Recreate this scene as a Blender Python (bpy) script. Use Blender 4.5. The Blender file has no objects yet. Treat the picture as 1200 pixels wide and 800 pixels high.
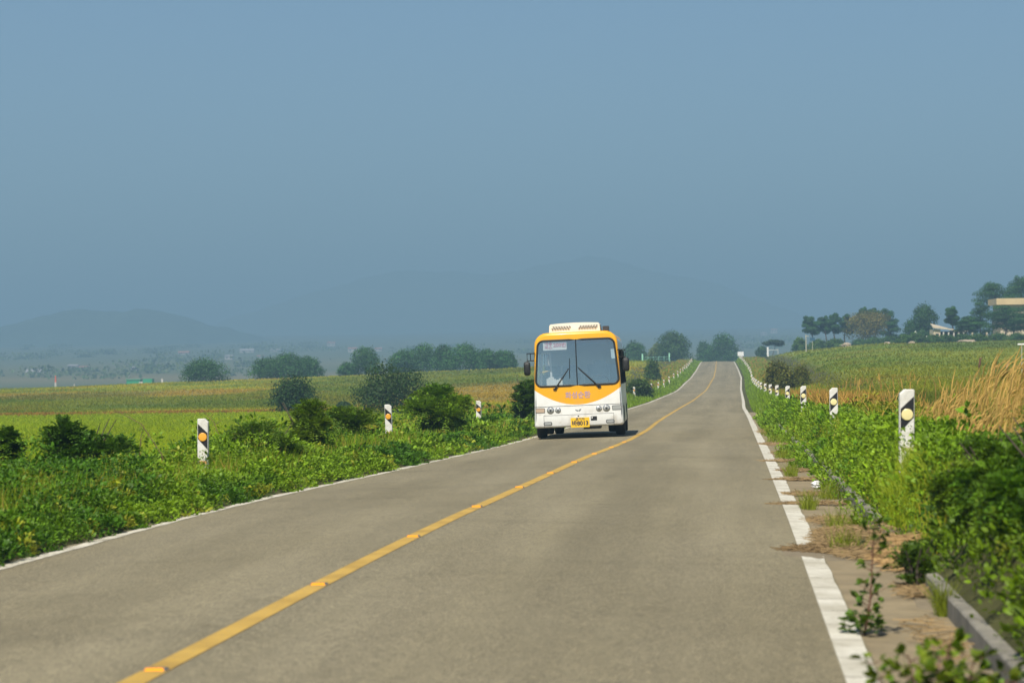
import bpy, math
import numpy as np
from mathutils import Vector, Matrix

R = math.radians
scene = bpy.context.scene
COL = scene.collection
rng = np.random.default_rng(11)

# ------------------------------------------------------------------ camera
FPX = 3000.0                      # focal length in pixels of the 1200 px wide photograph
CAM = np.array([3.19, 0.0, 1.70])
YAW, PITCH, ROLL = R(4.94), R(0.64), R(0.8)
cam_d = bpy.data.cameras.new("camera")
cam = bpy.data.objects.new("camera", cam_d)
COL.objects.link(cam)
M = Matrix.Rotation(YAW, 4, 'Z') @ Matrix.Rotation(R(90) + PITCH, 4, 'X') @ Matrix.Rotation(-ROLL, 4, 'Z')
M.translation = Vector(CAM)
cam.matrix_world = M
cam_d.sensor_width = 36.0
cam_d.lens = 36.0 * FPX / 1200.0
cam_d.clip_start = 0.5
cam_d.clip_end = 60000
cam_d.dof.use_dof = True
cam_d.dof.focus_distance = 72.0
cam_d.dof.aperture_fstop = 3.3
scene.camera = cam
RV = np.array(M.to_3x3())
RIGHT, UP, FWD = RV[:, 0], RV[:, 1], -RV[:, 2]


def ray(px, py):
    return FWD + RIGHT * ((px - 600) / FPX) + UP * ((400 - py) / FPX)


def P(px, py, d):
    """A real-world point d metres ahead, in the direction of photo pixel (px, py)."""
    return CAM + ray(px, py) * d


# ------------------------------------------------------------------ helpers
def link(o, parent=None):
    COL.objects.link(o)
    if parent is not None:
        o.parent = parent
    return o


def tag(o, label=None, cat=None, group=None, kind=None):
    if label: o["label"] = label
    if cat: o["category"] = cat
    if group: o["group"] = group
    if kind: o["kind"] = kind
    return o


def empty(name, loc, label, cat, group=None, rz=0.0):
    o = bpy.data.objects.new(name, None)
    o.empty_display_size = 0.2
    o.location = Vector([float(v) for v in loc])
    o.rotation_euler = (0, 0, rz)
    link(o)
    return tag(o, label, cat, group)


def copy_tree(o, parent=None):
    c = o.copy()
    COL.objects.link(c)
    if parent is not None:
        c.parent = parent
    for ch in list(o.children):
        copy_tree(ch, c)
    return c


class MB:
    """Collects vertex / face arrays and links them as one mesh object."""

    def __init__(self):
        self.v, self.f3, self.f4, self.c, self.n, self.mi3, self.mi4 = [], [], [], [], 0, [], []

    def add(self, v, f, col=None, mi=0):
        v = np.asarray(v, dtype=np.float32).reshape(-1, 3)
        f = np.asarray(f, dtype=np.int64)
        if f.size:
            if f.shape[1] == 3:
                self.f3.append(f + self.n); self.mi3.append(np.full(len(f), mi))
            else:
                self.f4.append(f + self.n); self.mi4.append(np.full(len(f), mi))
        self.v.append(v)
        if col is None:
            col = np.ones((len(v), 3), dtype=np.float32)
        col = np.broadcast_to(np.asarray(col, dtype=np.float32), (len(v), 3))
        self.c.append(col)
        self.n += len(v)
        return self

    def also(self, f, mi=0):
        """faces given in indices relative to the last add() block"""
        base = self.n - len(self.v[-1])
        f = np.asarray(f, dtype=np.int64)
        if f.shape[1] == 3:
            self.f3.append(f + base); self.mi3.append(np.full(len(f), mi))
        else:
            self.f4.append(f + base); self.mi4.append(np.full(len(f), mi))
        return self

    def box(self, x0, x1, y0, y1, z0, z1, mi=0):
        v = [(x0, y0, z0), (x1, y0, z0), (x1, y1, z0), (x0, y1, z0), (x0, y0, z1), (x1, y0, z1), (x1, y1, z1), (x0, y1, z1)]
        f = [(0, 3, 2, 1), (4, 5, 6, 7), (0, 1, 5, 4), (1, 2, 6, 5), (2, 3, 7, 6), (3, 0, 4, 7)]
        return self.add(v, f, mi=mi)

    def tube(self, pts, rad, sides=6, col=None, caps=True):
        pts = np.asarray(pts, dtype=float)
        k = len(pts)
        rad = np.broadcast_to(np.asarray(rad, dtype=float), (k,))
        tan = np.gradient(pts, axis=0)
        tan /= np.linalg.norm(tan, axis=1)[:, None] + 1e-9
        ref = np.array([0.0, 0, 1]) if abs(tan[0, 2]) < 0.9 else np.array([1.0, 0, 0])
        a = np.cross(tan, ref); a /= np.linalg.norm(a, axis=1)[:, None] + 1e-9
        b = np.cross(tan, a)
        th = np.linspace(0, 2 * np.pi, sides, endpoint=False)
        v = pts[:, None, :] + rad[:, None, None] * (np.cos(th)[None, :, None] * a[:, None, :] + np.sin(th)[None, :, None] * b[:, None, :])
        v = v.reshape(-1, 3)
        f = []
        for i in range(k - 1):
            for j in range(sides):
                j2 = (j + 1) % sides
                f.append((i * sides + j, i * sides + j2, (i + 1) * sides + j2, (i + 1) * sides + j))
        if caps:
            v = np.vstack([v, pts[0], pts[-1]])
            t = []
            for j in range(sides):
                j2 = (j + 1) % sides
                t.append((k * sides, j2, j)); t.append((k * sides + 1, (k - 1) * sides + j, (k - 1) * sides + j2))
            self.add(v, f, col); self.also(t)
        else:
            self.add(v, f, col)
        return self

    def build(self, name, mats, parent=None, smooth=False, tint=False):
        me = bpy.data.meshes.new(name)
        V = np.concatenate(self.v).astype(np.float32)
        F3 = np.concatenate(self.f3) if self.f3 else np.zeros((0, 3), int)
        F4 = np.concatenate(self.f4) if self.f4 else np.zeros((0, 4), int)
        me.vertices.add(len(V)); me.vertices.foreach_set("co", V.ravel())
        nl = F3.size + F4.size
        me.loops.add(nl)
        me.loops.foreach_set("vertex_index", np.concatenate([F3.ravel(), F4.ravel()]).astype(np.int32))
        npoly = len(F3) + len(F4)
        me.polygons.add(npoly)
        st = np.concatenate([np.arange(len(F3)) * 3, F3.size + np.arange(len(F4)) * 4]).astype(np.int32)
        me.polygons.foreach_set("loop_start", st)
        mi = np.concatenate([x for x in self.mi3] + [x for x in self.mi4]).astype(np.int32)
        me.polygons.foreach_set("material_index", mi)
        me.polygons.foreach_set("use_smooth", np.full(npoly, bool(smooth)))
        if tint:
            C = np.concatenate(self.c)
            at = me.color_attributes.new("tint", 'FLOAT_COLOR', 'POINT')
            at.data.foreach_set("color", np.concatenate([C, np.ones((len(C), 1), np.float32)], axis=1).astype(np.float32).ravel())
        for m in (mats if isinstance(mats, (list, tuple)) else [mats]):
            me.materials.append(m)
        me.update(calc_edges=True)
        me.validate()
        return link(bpy.data.objects.new(name, me), parent)


def vnoise(x, y, seed=0):
    """value noise in 0..1, lattice spacing 1"""
    x = np.asarray(x, float); y = np.asarray(y, float)
    xi, yi = np.floor(x).astype(np.int64), np.floor(y).astype(np.int64)
    fx, fy = x - xi, y - yi
    fx, fy = fx * fx * (3 - 2 * fx), fy * fy * (3 - 2 * fy)

    def h(a, b):
        n = (a * 374761393 + b * 668265263 + seed * 974711) & 0x7fffffff
        n = ((n ^ (n >> 13)) * 1274126177) & 0x7fffffff
        return ((n ^ (n >> 16)) & 0xffff) / 65535.0
    a, b, c, d = h(xi, yi), h(xi + 1, yi), h(xi, yi + 1), h(xi + 1, yi + 1)
    return (a * (1 - fx) + b * fx) * (1 - fy) + (c * (1 - fx) + d * fx) * fy


def fbm(x, y, seed=0, o=3):
    s, a, t = 0, 1.0, 0
    for i in range(o):
        s = s + a * vnoise(np.asarray(x) * 2 ** i, np.asarray(y) * 2 ** i, seed + i); t += a; a *= 0.5
    return s / t


def sst(t):
    t = np.clip(t, 0, 1)
    return t * t * (3 - 2 * t)


# ------------------------------------------------------------------ materials
def mat(name, col, rough=0.6, var=0.0, scale=6.0, metal=0.0, spec=0.5, bump=0.0, bscale=40.0, col2=None):
    m = bpy.data.materials.new(name); m.use_nodes = True
    nt = m.node_tree; b = nt.nodes["Principled BSDF"]
    b.inputs["Roughness"].default_value = rough
    b.inputs["Metallic"].default_value = metal
    b.inputs["Specular IOR Level"].default_value = spec
    c = (*col, 1)
    b.inputs["Base Color"].default_value = c
    tc = nt.nodes.new("ShaderNodeTexCoord")
    if var > 0:
        n = nt.nodes.new("ShaderNodeTexNoise"); n.inputs["Scale"].default_value = scale; n.inputs["Detail"].default_value = 6
        n.inputs["Roughness"].default_value = 0.65
        nt.links.new(tc.outputs["Object"], n.inputs["Vector"])
        r = nt.nodes.new("ShaderNodeValToRGB")
        r.color_ramp.elements[0].position = 0.3; r.color_ramp.elements[1].position = 0.7
        d = tuple(v * (1 - var) for v in col) if col2 is None else col2
        r.color_ramp.elements[0].color = (*d, 1); r.color_ramp.elements[1].color = c
        nt.links.new(n.outputs["Fac"], r.inputs["Fac"]); nt.links.new(r.outputs["Color"], b.inputs["Base Color"])
    if bump > 0:
        n2 = nt.nodes.new("ShaderNodeTexNoise"); n2.inputs["Scale"].default_value = bscale; n2.inputs["Detail"].default_value = 4
        nt.links.new(tc.outputs["Object"], n2.inputs["Vector"])
        bp = nt.nodes.new("ShaderNodeBump"); bp.inputs["Strength"].default_value = bump; bp.inputs["Distance"].default_value = 0.02
        nt.links.new(n2.outputs["Fac"], bp.inputs["Height"]); nt.links.new(bp.outputs["Normal"], b.inputs["Normal"])
    return m


def leaf_mat(name, trans=0.3, rough=0.5, spec=0.25, gain=(1.42, 1.22, .62)):
    m = bpy.data.materials.new(name); m.use_nodes = True
    nt = m.node_tree; b = nt.nodes["Principled BSDF"]; out = nt.nodes["Material Output"]
    a = nt.nodes.new("ShaderNodeAttribute"); a.attribute_name = "tint"
    b.inputs["Roughness"].default_value = rough; b.inputs["Specular IOR Level"].default_value = spec
    k = nt.nodes.new("ShaderNodeMix"); k.data_type = 'RGBA'; k.blend_type = 'MULTIPLY'; k.inputs[0].default_value = 1.0; k.clamp_result = False
    k.inputs[7].default_value = (*gain, 1); nt.links.new(a.outputs["Color"], k.inputs[6])
    nt.links.new(k.outputs[2], b.inputs["Base Color"])
    t = nt.nodes.new("ShaderNodeBsdfTranslucent")
    g = nt.nodes.new("ShaderNodeMix"); g.data_type = 'RGBA'; g.blend_type = 'MULTIPLY'; g.inputs[0].default_value = 1.0
    g.inputs[7].default_value = (1.25, 1.2, 0.5, 1)
    nt.links.new(k.outputs[2], g.inputs[6]); nt.links.new(g.outputs[2], t.inputs["Color"])
    mx = nt.nodes.new("ShaderNodeMixShader"); mx.inputs[0].default_value = trans
    nt.links.new(b.outputs[0], mx.inputs[1]); nt.links.new(t.outputs[0], mx.inputs[2]); nt.links.new(mx.outputs[0], out.inputs["Surface"])
    return m


LEAF = leaf_mat("leaf")
GRASS = leaf_mat("grass_blade", 0.35, 0.55, 0.2)
FIELDM = leaf_mat("field_plants", 0.55, 0.7, 0.08)
DRY = leaf_mat("dry_grass_blade", 0.25, 0.6, 0.15, gain=(.95, .98, 1.0))
BARK = mat("bark", (0.10, 0.075, 0.055), 0.9, 0.4, 20)
WHITEPAINT = mat("white_concrete_paint", (.78, .77, .73), 0.7, 0.3, 8, bump=0.25, col2=(.56, .53, .46))
BLACK = mat("black_paint", (0.012, 0.012, 0.014), 0.5)
AMBER = mat("amber_reflector", (0.84, 0.40, 0.05), 0.25)
PALEREF = mat("pale_yellow_reflector", (0.80, 0.70, 0.34), 0.3)
TAN = mat("faded_label", (0.62, 0.50, 0.34), 0.7, 0.3, 60)
ORANGELBL = mat("orange_label", (0.72, 0.36, 0.12), 0.7, 0.2, 60)

# ------------------------------------------------------------------ road line, heights
_YC = [-200, 35, 120, 163, 200, 300, 368, 450, 565, 700]
_CC = [0, 0, 0, -.12, 0, .1, .35, .05, -.6, -1.2]
_YZ = [-200, 30, 38, 43.6, 49.4, 55.2, 78, 110, 163, 200, 285, 305, 330, 368, 450, 520, 565, 600, 650, 760, 950, 20000]
_ZZ = [0, 0, -.044, -.073, -.10, -.133, -.30, -.52, -.78, -.87, -.86, -.68, -.25, .25, 1.35, 2.38, 2.95, 3.15, 2.8, .5, -3, -3]


def _sm(y, X, Y, w):
    return sum(np.interp(y + k * w, X, Y) for k in (-1, -.5, 0, .5, 1)) / 5


def cx(y):
    y = np.asarray(y, float); return _sm(y, _YC, _CC, 8.0)


def zr(y):
    y = np.asarray(y, float); return _sm(y, _YZ, _ZZ, np.clip(y * 0.035, 1, 14))


def bulge(y):
    return np.interp(np.asarray(y, float), [38, 52, 62, 70, 86, 104, 118], [0, .11, .27, .34, .30, .08, 0])


def el(y):
    return .36 * (1 - sst((np.asarray(y, float) - 33) / 20)) - bulge(y)


_RS = [-2500, -900, -140, -100, -73, -40, -17, -8, 8, 12, 27, 60, 110, 300, 900, 2500]
_RZ = [-2.6, -2.4, -.95, .30, .95, 1.95, 3.15, 3.0, 3.6, 4.1, 5.5, 5.9, 6.4, 6.5, 5, 3]
CAMBER = 0.025


def zg(x, y):
    x = np.asarray(x, float); y = np.asarray(y, float)
    s = x - cx(y); zroad = zr(y)
    s = np.where(s < -2, s + el(y), s); a = np.abs(s)
    und = (fbm(x / 9, y / 14, 5) - .5) * .30
    # verge profile beside the road
    edge = zroad - CAMBER * np.minimum(a, 4.0)
    right = np.where(s > 4.76, edge + .13 + .36 * sst((s - 4.86) / .28), edge - .10)
    left = np.where(s < -3.46, edge + .03 + .10 * sst((-s - 3.5) / 1.2), edge - .10)
    left = left - 1.45 * sst((-s - 6.6) / 8.0) * (1 - sst((y - 200) / 200))
    prof = np.where(s > 0, right, left)
    # fields on either side
    ridge = np.interp(s, _RS, _RZ)
    near = np.where(s < 0, -1.5, zroad * 0 + .25)
    t = np.where(s < 0, sst((y - 170) / 340), sst((y - 90) / 410))
    field = near * (1 - t) + ridge * t + und
    far = sst((y - np.where(s > 5, 720, 600)) / np.where(s > 5, 260, 300))
    rise = -3.0 + .021 * np.maximum(0, y - 1100) - .021 * np.maximum(0, y - 5000)
    field = field * (1 - far) + rise * far
    zroad = zroad + .021 * np.maximum(0, y - 1100) - .021 * np.maximum(0, y - 5000)
    prof = prof + .021 * np.maximum(0, y - 1100) - .021 * np.maximum(0, y - 5000)
    w = sst((a - 6.5) / 8.0)
    return prof * (1 - w) + field * w


def place(px, d, pytop=None):
    """xy from a bearing and a distance, z from the ground; second value = height up to photo row pytop"""
    q = P(px, 430, d)
    z = float(zg(q[0], q[1]))
    h = None if pytop is None else float(P(px, pytop, d)[2]) - z
    return np.array([q[0], q[1], z]), h


# ------------------------------------------------------------------ ground sheet
s_lines = np.array(sorted(set([-6000, -4000, -2600, -1700, -1100, -800, -600, -450, -350, -280, -230, -190, -160, -135, -115, -100, -88, -76, -66, -58, -50, -43,
                               -37, -32, -28, -24, -20, -17, -15, -13, -11.5, -10, -9, -8, -7.2, -6.4, -5.6, -5, -4.4, -4, -3.7, -3.5, -3.44, -2, 0, 2, 4.72, 4.80,
                               4.95, 5.1, 5.3, 5.6, 6, 6.6, 7.2, 8, 9, 10, 11.5, 13, 15, 17, 20, 24, 28, 32, 37, 43, 50, 58, 66, 76, 88, 100, 115, 135, 160, 200, 260, 350, 500, 750, 1100, 1700, 2600, 4000, 6000])), float)
y_lines = np.concatenate([np.arange(-120, 0, 10), np.arange(0, 130, 2.0), np.arange(130, 340, 5.0), np.arange(340, 700, 10.0), np.arange(700, 1000, 25.0),
                          np.array([1000, 1100, 1250, 1400, 1600, 1900, 2300, 2800, 3500, 4500, 6000, 9000])]).astype(float)


def field_colour(x, y, s):
    """plant colour of the fields: paddy, meadow, dry weeds (the crop itself, not light)"""
    n1 = fbm(x / 16, y / 30, 21); n2 = fbm(x / 5, y / 22, 31); n3 = fbm(x / 40, y / 90, 41)
    n = len(np.atleast_1d(x))
    green = np.array([.118, .185, .024]); ygreen = np.array([.220, .260, .044]); brown = np.array([.225, .175, .070]); paddy = np.array([.150, .240, .004]); dark = np.array([.055, .105, .020])
    t = (sst((n1 - .35) / .3) * np.where(s > 0, .5, 1.0))[..., None]
    c = green * (1 - t) + ygreen * t
    b = sst((n2 - .55) / .15) * np.where(s > 0, .25, .5)
    b = np.maximum(b, np.where((s < -14) & (y > 205) & (y < 330), sst((fbm(x / 22, y / 26, 61) - .46) / .14) * .75, 0))[..., None]
    c = c * (1 - b) + brown * b
    dk = (sst((n3 - .58) / .1) * .6)[..., None]
    c = c * (1 - dk) + dark * dk
    pd = ((s < -19) & (y > 60) & (y < 203 + 6 * np.sin(x / 30)))[..., None]
    c = np.where(pd, paddy * (.85 + .3 * n2[..., None]), c)
    ed = ((s < -14) & (np.abs(y - 208 - 6 * np.sin(x / 30)) < 4.5))[..., None]
    c = np.where(ed, np.array([.17, .125, .055]), c)
    # golden dry patch on the right verge
    dw = (sst((s - 7.4) / .8) * sst((y - 50) / 6) * sst((92 - y) / 12) * sst((15 - s) / 4) * .85)[..., None]
    c = c * (1 - dw) + np.array([.045, .085, .018]) * dw
    gold = .9 * (sst((s - 5.9) / 1.0) * sst((y - 66) / 8) * sst((140 - y) / 40) * sst((8.3 - s) / 1.6) * sst((fbm(x / 4, y / 12, 71) - .30) / .18))[..., None]
    c = c * (1 - gold) + np.array([.31, .21, .065]) * gold
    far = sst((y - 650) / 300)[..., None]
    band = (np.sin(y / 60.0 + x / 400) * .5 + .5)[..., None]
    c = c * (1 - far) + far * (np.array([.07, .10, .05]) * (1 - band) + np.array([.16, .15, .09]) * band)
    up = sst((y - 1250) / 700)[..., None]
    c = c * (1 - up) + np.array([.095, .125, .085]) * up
    return c


S, Y = np.meshgrid(s_lines, y_lines)
X = S + cx(Y) - np.where((S < -2.5) & (S > -30), el(Y), 0)
Z = zg(X, Y)
ny, ns = S.shape
idx = np.arange(ny * ns).reshape(ny, ns)
f = np.stack([idx[:-1, :-1], idx[:-1, 1:], idx[1:, 1:], idx[1:, :-1]], -1).reshape(-1, 4)
gc = field_colour(X.ravel(), Y.ravel(), S.ravel()) * np.array([1.05, .95, .7])
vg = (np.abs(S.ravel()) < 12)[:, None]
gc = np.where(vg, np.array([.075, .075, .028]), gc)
gmat = bpy.data.materials.new("ground_soil_and_grass"); gmat.use_nodes = True
nt = gmat.node_tree; b = nt.nodes["Principled BSDF"]; b.inputs["Roughness"].default_value = 1; b.inputs["Specular IOR Level"].default_value = .1
at = nt.nodes.new("ShaderNodeAttribute"); at.attribute_name = "tint"
tc = nt.nodes.new("ShaderNodeTexCoord"); nz = nt.nodes.new("ShaderNodeTexNoise"); nz.inputs["Scale"].default_value = 1.3; nz.inputs["Detail"].default_value = 8
nt.links.new(tc.outputs["Object"], nz.inputs["Vector"])
mx = nt.nodes.new("ShaderNodeMix"); mx.data_type = 'RGBA'; mx.blend_type = 'OVERLAY'; mx.inputs[0].default_value = .8
nt.links.new(at.outputs["Color"], mx.inputs[6]); nt.links.new(nz.outputs["Fac"], mx.inputs[7]); nt.links.new(mx.outputs[2], b.inputs["Base Color"])
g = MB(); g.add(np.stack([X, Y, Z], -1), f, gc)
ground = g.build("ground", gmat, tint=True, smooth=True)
tag(ground, "grassy flat fields and verges stretching to the hills", kind="structure")


# ------------------------------------------------------------------ road, lines, gutter, kerb
def strip(name, s_list, y0, y1, dz, material, jitter=None, label=None, step=1.0, breaks=(), zfun=None):
    ys = np.concatenate([np.arange(y0, min(y1, 140), step), np.arange(max(y0, 140), min(y1, 340), 4.0), np.arange(max(y0, 340), y1, 8.0), [y1]])
    ys = np.unique(ys)
    Sx, Yx = np.meshgrid(np.array(s_list, float), ys)
    if jitter is not None:
        Sx = jitter(Sx, Yx)
    Zx = (zr(Yx) - CAMBER * np.abs(Sx) if zfun is None else zfun(Sx, Yx)) + dz
    Xx = Sx + cx(Yx) - np.where(Sx < -2.5, el(Yx), 0) - np.where(np.abs(Sx) < .5, .155 * (1 - sst((Yx - 21) / 18)) - bulge(Yx), 0)
    k = Sx.shape[1]
    ix = np.arange(Sx.size).reshape(Sx.shape)
    keep = [i for i in range(len(ys) - 1) if not any(a < (ys[i] + ys[i + 1]) / 2 < b_ for a, b_ in breaks)]
    ff = np.stack([ix[:-1, :-1], ix[:-1, 1:], ix[1:, 1:], ix[1:, :-1]], -1)[keep].reshape(-1, 4)
    o = MB().add(np.stack([Xx, Yx, Zx], -1), ff).build(name, material, smooth=True)
    return tag(o, label, kind="structure")


def asphalt_material():
    m = bpy.data.materials.new("worn_asphalt"); m.use_nodes = True
    nt = m.node_tree; b = nt.nodes["Principled BSDF"]; L = nt.links.new
    tc = nt.nodes.new("ShaderNodeTexCoord")

    def noise(scale, detail=4, vec=None, rough=.6):
        n = nt.nodes.new("ShaderNodeTexNoise"); n.inputs["Scale"].default_value = scale; n.inputs["Detail"].default_value = detail; n.inputs["Roughness"].default_value = rough
        L(vec or tc.outputs["Object"], n.inputs["Vector"]); return n

    def mapping(sx, sy):
        mp = nt.nodes.new("ShaderNodeMapping"); mp.inputs["Scale"].default_value = (sx, sy, 1); L(tc.outputs["Object"], mp.inputs["Vector"]); return mp.outputs[0]

    def ramp(src, p0, p1, c0, c1):
        r = nt.nodes.new("ShaderNodeValToRGB"); r.color_ramp.elements[0].position = p0; r.color_ramp.elements[1].position = p1
        r.color_ramp.elements[0].color = (*c0, 1); r.color_ramp.elements[1].color = (*c1, 1); L(src, r.inputs["Fac"]); return r.outputs["Color"]

    def mul(a, b_, f_=1.0, mode='MULTIPLY'):
        x = nt.nodes.new("ShaderNodeMix"); x.data_type = 'RGBA'; x.blend_type = mode; x.inputs[0].default_value = f_; L(a, x.inputs[6]); L(b_, x.inputs[7]); return x.outputs[2]
    base = ramp(noise(.35, 5, mapping(1.0, .25)).outputs["Fac"], .32, .68, (.268, .233, .148), (.345, .303, .202))
    # stone grain
    grain = ramp(noise(85, 3, None, .8).outputs["Fac"], .36, .66, (.22, .22, .22), (1.7, 1.68, 1.62))
    c = mul(base, grain)
    c = mul(c, ramp(noise(26, 4, None, .85).outputs["Fac"], .38, .62, (.72, .72, .72), (1.26, 1.25, 1.23)))
    c = mul(c, ramp(noise(7, 5, mapping(1.0, .45), .75).outputs["Fac"], .36, .64, (.93, .93, .93), (1.06, 1.06, 1.06)))
    vor = nt.nodes.new("ShaderNodeTexVoronoi"); vor.inputs["Scale"].default_value = 70; L(tc.outputs["Object"], vor.inputs["Vector"])
    c = mul(c, ramp(vor.outputs["Distance"], .0, .55, (1.25, 1.25, 1.25), (.72, .72, .72)))
    # long faint wheel-track bands, worn by traffic
    c = mul(c, ramp(noise(.9, 3, mapping(1.0, .03)).outputs["Fac"], .35, .65, (.86, .86, .86), (1.08, 1.08, 1.08)))
    # cross-wise darker mends
    c = mul(c, ramp(noise(.5, 3, mapping(.25, 1.0)).outputs["Fac"], .30, .46, (.88, .88, .88), (1, 1, 1)))
    # polished wheel tracks and a darker oil-stained strip down each lane
    sp = nt.nodes.new("ShaderNodeSeparateXYZ"); L(tc.outputs["Object"], sp.inputs[0])
    wob = nt.nodes.new("ShaderNodeMath"); wob.operation = 'MULTIPLY_ADD'; L(noise(.12, 2, mapping(.3, 1)).outputs["Fac"], wob.inputs[0]); wob.inputs[1].default_value = 1.0; wob.inputs[2].default_value = -.5
    xx = nt.nodes.new("ShaderNodeMath"); xx.operation = 'ADD'; L(sp.outputs[0], xx.inputs[0]); L(wob.outputs[0], xx.inputs[1])
    ab = nt.nodes.new("ShaderNodeMath"); ab.operation = 'ABSOLUTE'; L(xx.outputs[0], ab.inputs[0])
    sc_ = nt.nodes.new("ShaderNodeMath"); sc_.operation = 'DIVIDE'; L(ab.outputs[0], sc_.inputs[0]); sc_.inputs[1].default_value = 4.0
    r = nt.nodes.new("ShaderNodeValToRGB"); r.color_ramp.interpolation = 'B_SPLINE'
    for p_, v_ in ((.06, .97), (.24, 1.10), (.45, .80), (.66, 1.09), (.86, .95)):
        e = r.color_ramp.elements.new(p_); e.color = (v_, v_, v_ * .99, 1)
    r.color_ramp.elements[0].color = (.97, .97, .97, 1); r.color_ramp.elements[-1].color = (.88, .87, .85, 1)
    L(sc_.outputs[0], r.inputs["Fac"]); c = mul(c, r.outputs["Color"])
    # small dark stains
    c = mul(c, ramp(noise(1.7, 4, mapping(1.0, .6), .6).outputs["Fac"], .26, .36, (.78, .77, .75), (1, 1, 1)))
    # fine cracks
    v2 = nt.nodes.new("ShaderNodeTexVoronoi"); v2.feature = 'DISTANCE_TO_EDGE'; v2.inputs["Scale"].default_value = .55
    wv = nt.nodes.new("ShaderNodeMix"); wv.data_type = 'RGBA'; wv.blend_type = 'ADD'; wv.inputs[0].default_value = .35
    L(tc.outputs["Object"], wv.inputs[6]); L(noise(3, 5).outputs["Color"], wv.inputs[7]); L(wv.outputs[2], v2.inputs["Vector"])
    crack = ramp(v2.outputs["Distance"], .0, .006, (.62, .62, .62), (1, 1, 1))
    msk = ramp(noise(.22, 2).outputs["Fac"], .5, .6, (1, 1, 1), (0, 0, 0))
    cm = nt.nodes.new("ShaderNodeMix"); cm.data_type = 'RGBA'; L(msk, cm.inputs[0]); L(crack, cm.inputs[6]); cm.inputs[7].default_value = (1, 1, 1, 1)
    c = mul(c, cm.outputs[2])
    L(c, b.inputs["Base Color"])
    b.inputs["Roughness"].default_value = .85; b.inputs["Specular IOR Level"].default_value = .3
    bp = nt.nodes.new("ShaderNodeBump"); bp.inputs["Strength"].default_value = .5; bp.inputs["Distance"].default_value = .01
    L(noise(85, 3, None, .8).outputs["Fac"], bp.inputs["Height"]); L(bp.outputs["Normal"], b.inputs["Normal"])
    return m


def paint_material(name, col, under, wear=.45, scale=14, cross=False):
    m = bpy.data.materials.new(name); m.use_nodes = True
    nt = m.node_tree; b = nt.nodes["Principled BSDF"]; L = nt.links.new
    tc = nt.nodes.new("ShaderNodeTexCoord")
    n = nt.nodes.new("ShaderNodeTexNoise"); n.inputs["Scale"].default_value = scale; n.inputs["Detail"].default_value = 8; n.inputs["Roughness"].default_value = .75
    L(tc.outputs["Object"], n.inputs["Vector"])
    r = nt.nodes.new("ShaderNodeValToRGB"); r.color_ramp.elements[0].position = wear - .08; r.color_ramp.elements[1].position = wear + .06
    r.color_ramp.elements[0].color = (*under, 1); r.color_ramp.elements[1].color = (*col, 1)
    L(n.outputs["Fac"], r.inputs["Fac"])
    n2 = nt.nodes.new("ShaderNodeTexNoise"); n2.inputs["Scale"].default_value = 1.6; n2.inputs["Detail"].default_value = 5; L(tc.outputs["Object"], n2.inputs["Vector"])
    r2 = nt.nodes.new("ShaderNodeValToRGB"); r2.color_ramp.elements[0].position = .3; r2.color_ramp.elements[1].position = .6
    r2.color_ramp.elements[0].color = (.70, .68, .63, 1); r2.color_ramp.elements[1].color = (1, 1, 1, 1); L(n2.outputs["Fac"], r2.inputs["Fac"])
    x = nt.nodes.new("ShaderNodeMix"); x.data_type = 'RGBA'; x.blend_type = 'MULTIPLY'; x.inputs[0].default_value = 1; L(r.outputs[0], x.inputs[6]); L(r2.outputs[0], x.inputs[7])
    o_ = x.outputs[2]
    if cross:      # the painted concrete edging has a joint about every metre
        sp = nt.nodes.new("ShaderNodeSeparateXYZ"); L(tc.outputs["Object"], sp.inputs[0])
        ad = nt.nodes.new("ShaderNodeMath"); ad.operation = 'MULTIPLY_ADD'; L(n2.outputs["Fac"], ad.inputs[0]); ad.inputs[1].default_value = .25; L(sp.outputs[1], ad.inputs[2])
        fr = nt.nodes.new("ShaderNodeMath"); fr.operation = 'FRACT'; L(ad.outputs[0], fr.inputs[0])
        lt = nt.nodes.new("ShaderNodeMath"); lt.operation = 'LESS_THAN'; L(fr.outputs[0], lt.inputs[0]); lt.inputs[1].default_value = .035
        y_ = nt.nodes.new("ShaderNodeMix"); y_.data_type = 'RGBA'; L(lt.outputs[0], y_.inputs[0]); L(o_, y_.inputs[6]); y_.inputs[7].default_value = (.22, .19, .14, 1); o_ = y_.outputs[2]
    L(o_, b.inputs["Base Color"]); b.inputs["Roughness"].default_value = .75
    return m


ASPH = asphalt_material()
YEL = paint_material("worn_yellow_road_paint", (.50, .315, .055), (.27, .20, .11), .40, 22)
WHT = paint_material("worn_white_road_paint", (.60, .57, .48), (.34, .30, .22), .41, 11, cross=True)
WHT2 = paint_material("dusty_white_road_paint", (.62, .58, .48), (.22, .19, .14), .42, 6)
CONC = mat("dirty_concrete", (.285, .225, .13), .9, .38, 2.2, bump=.3, bscale=60)
KERBM = mat("grey_kerb_stone", (.27, .25, .205), .9, .5, 3.5, bump=.25, bscale=50)

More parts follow.
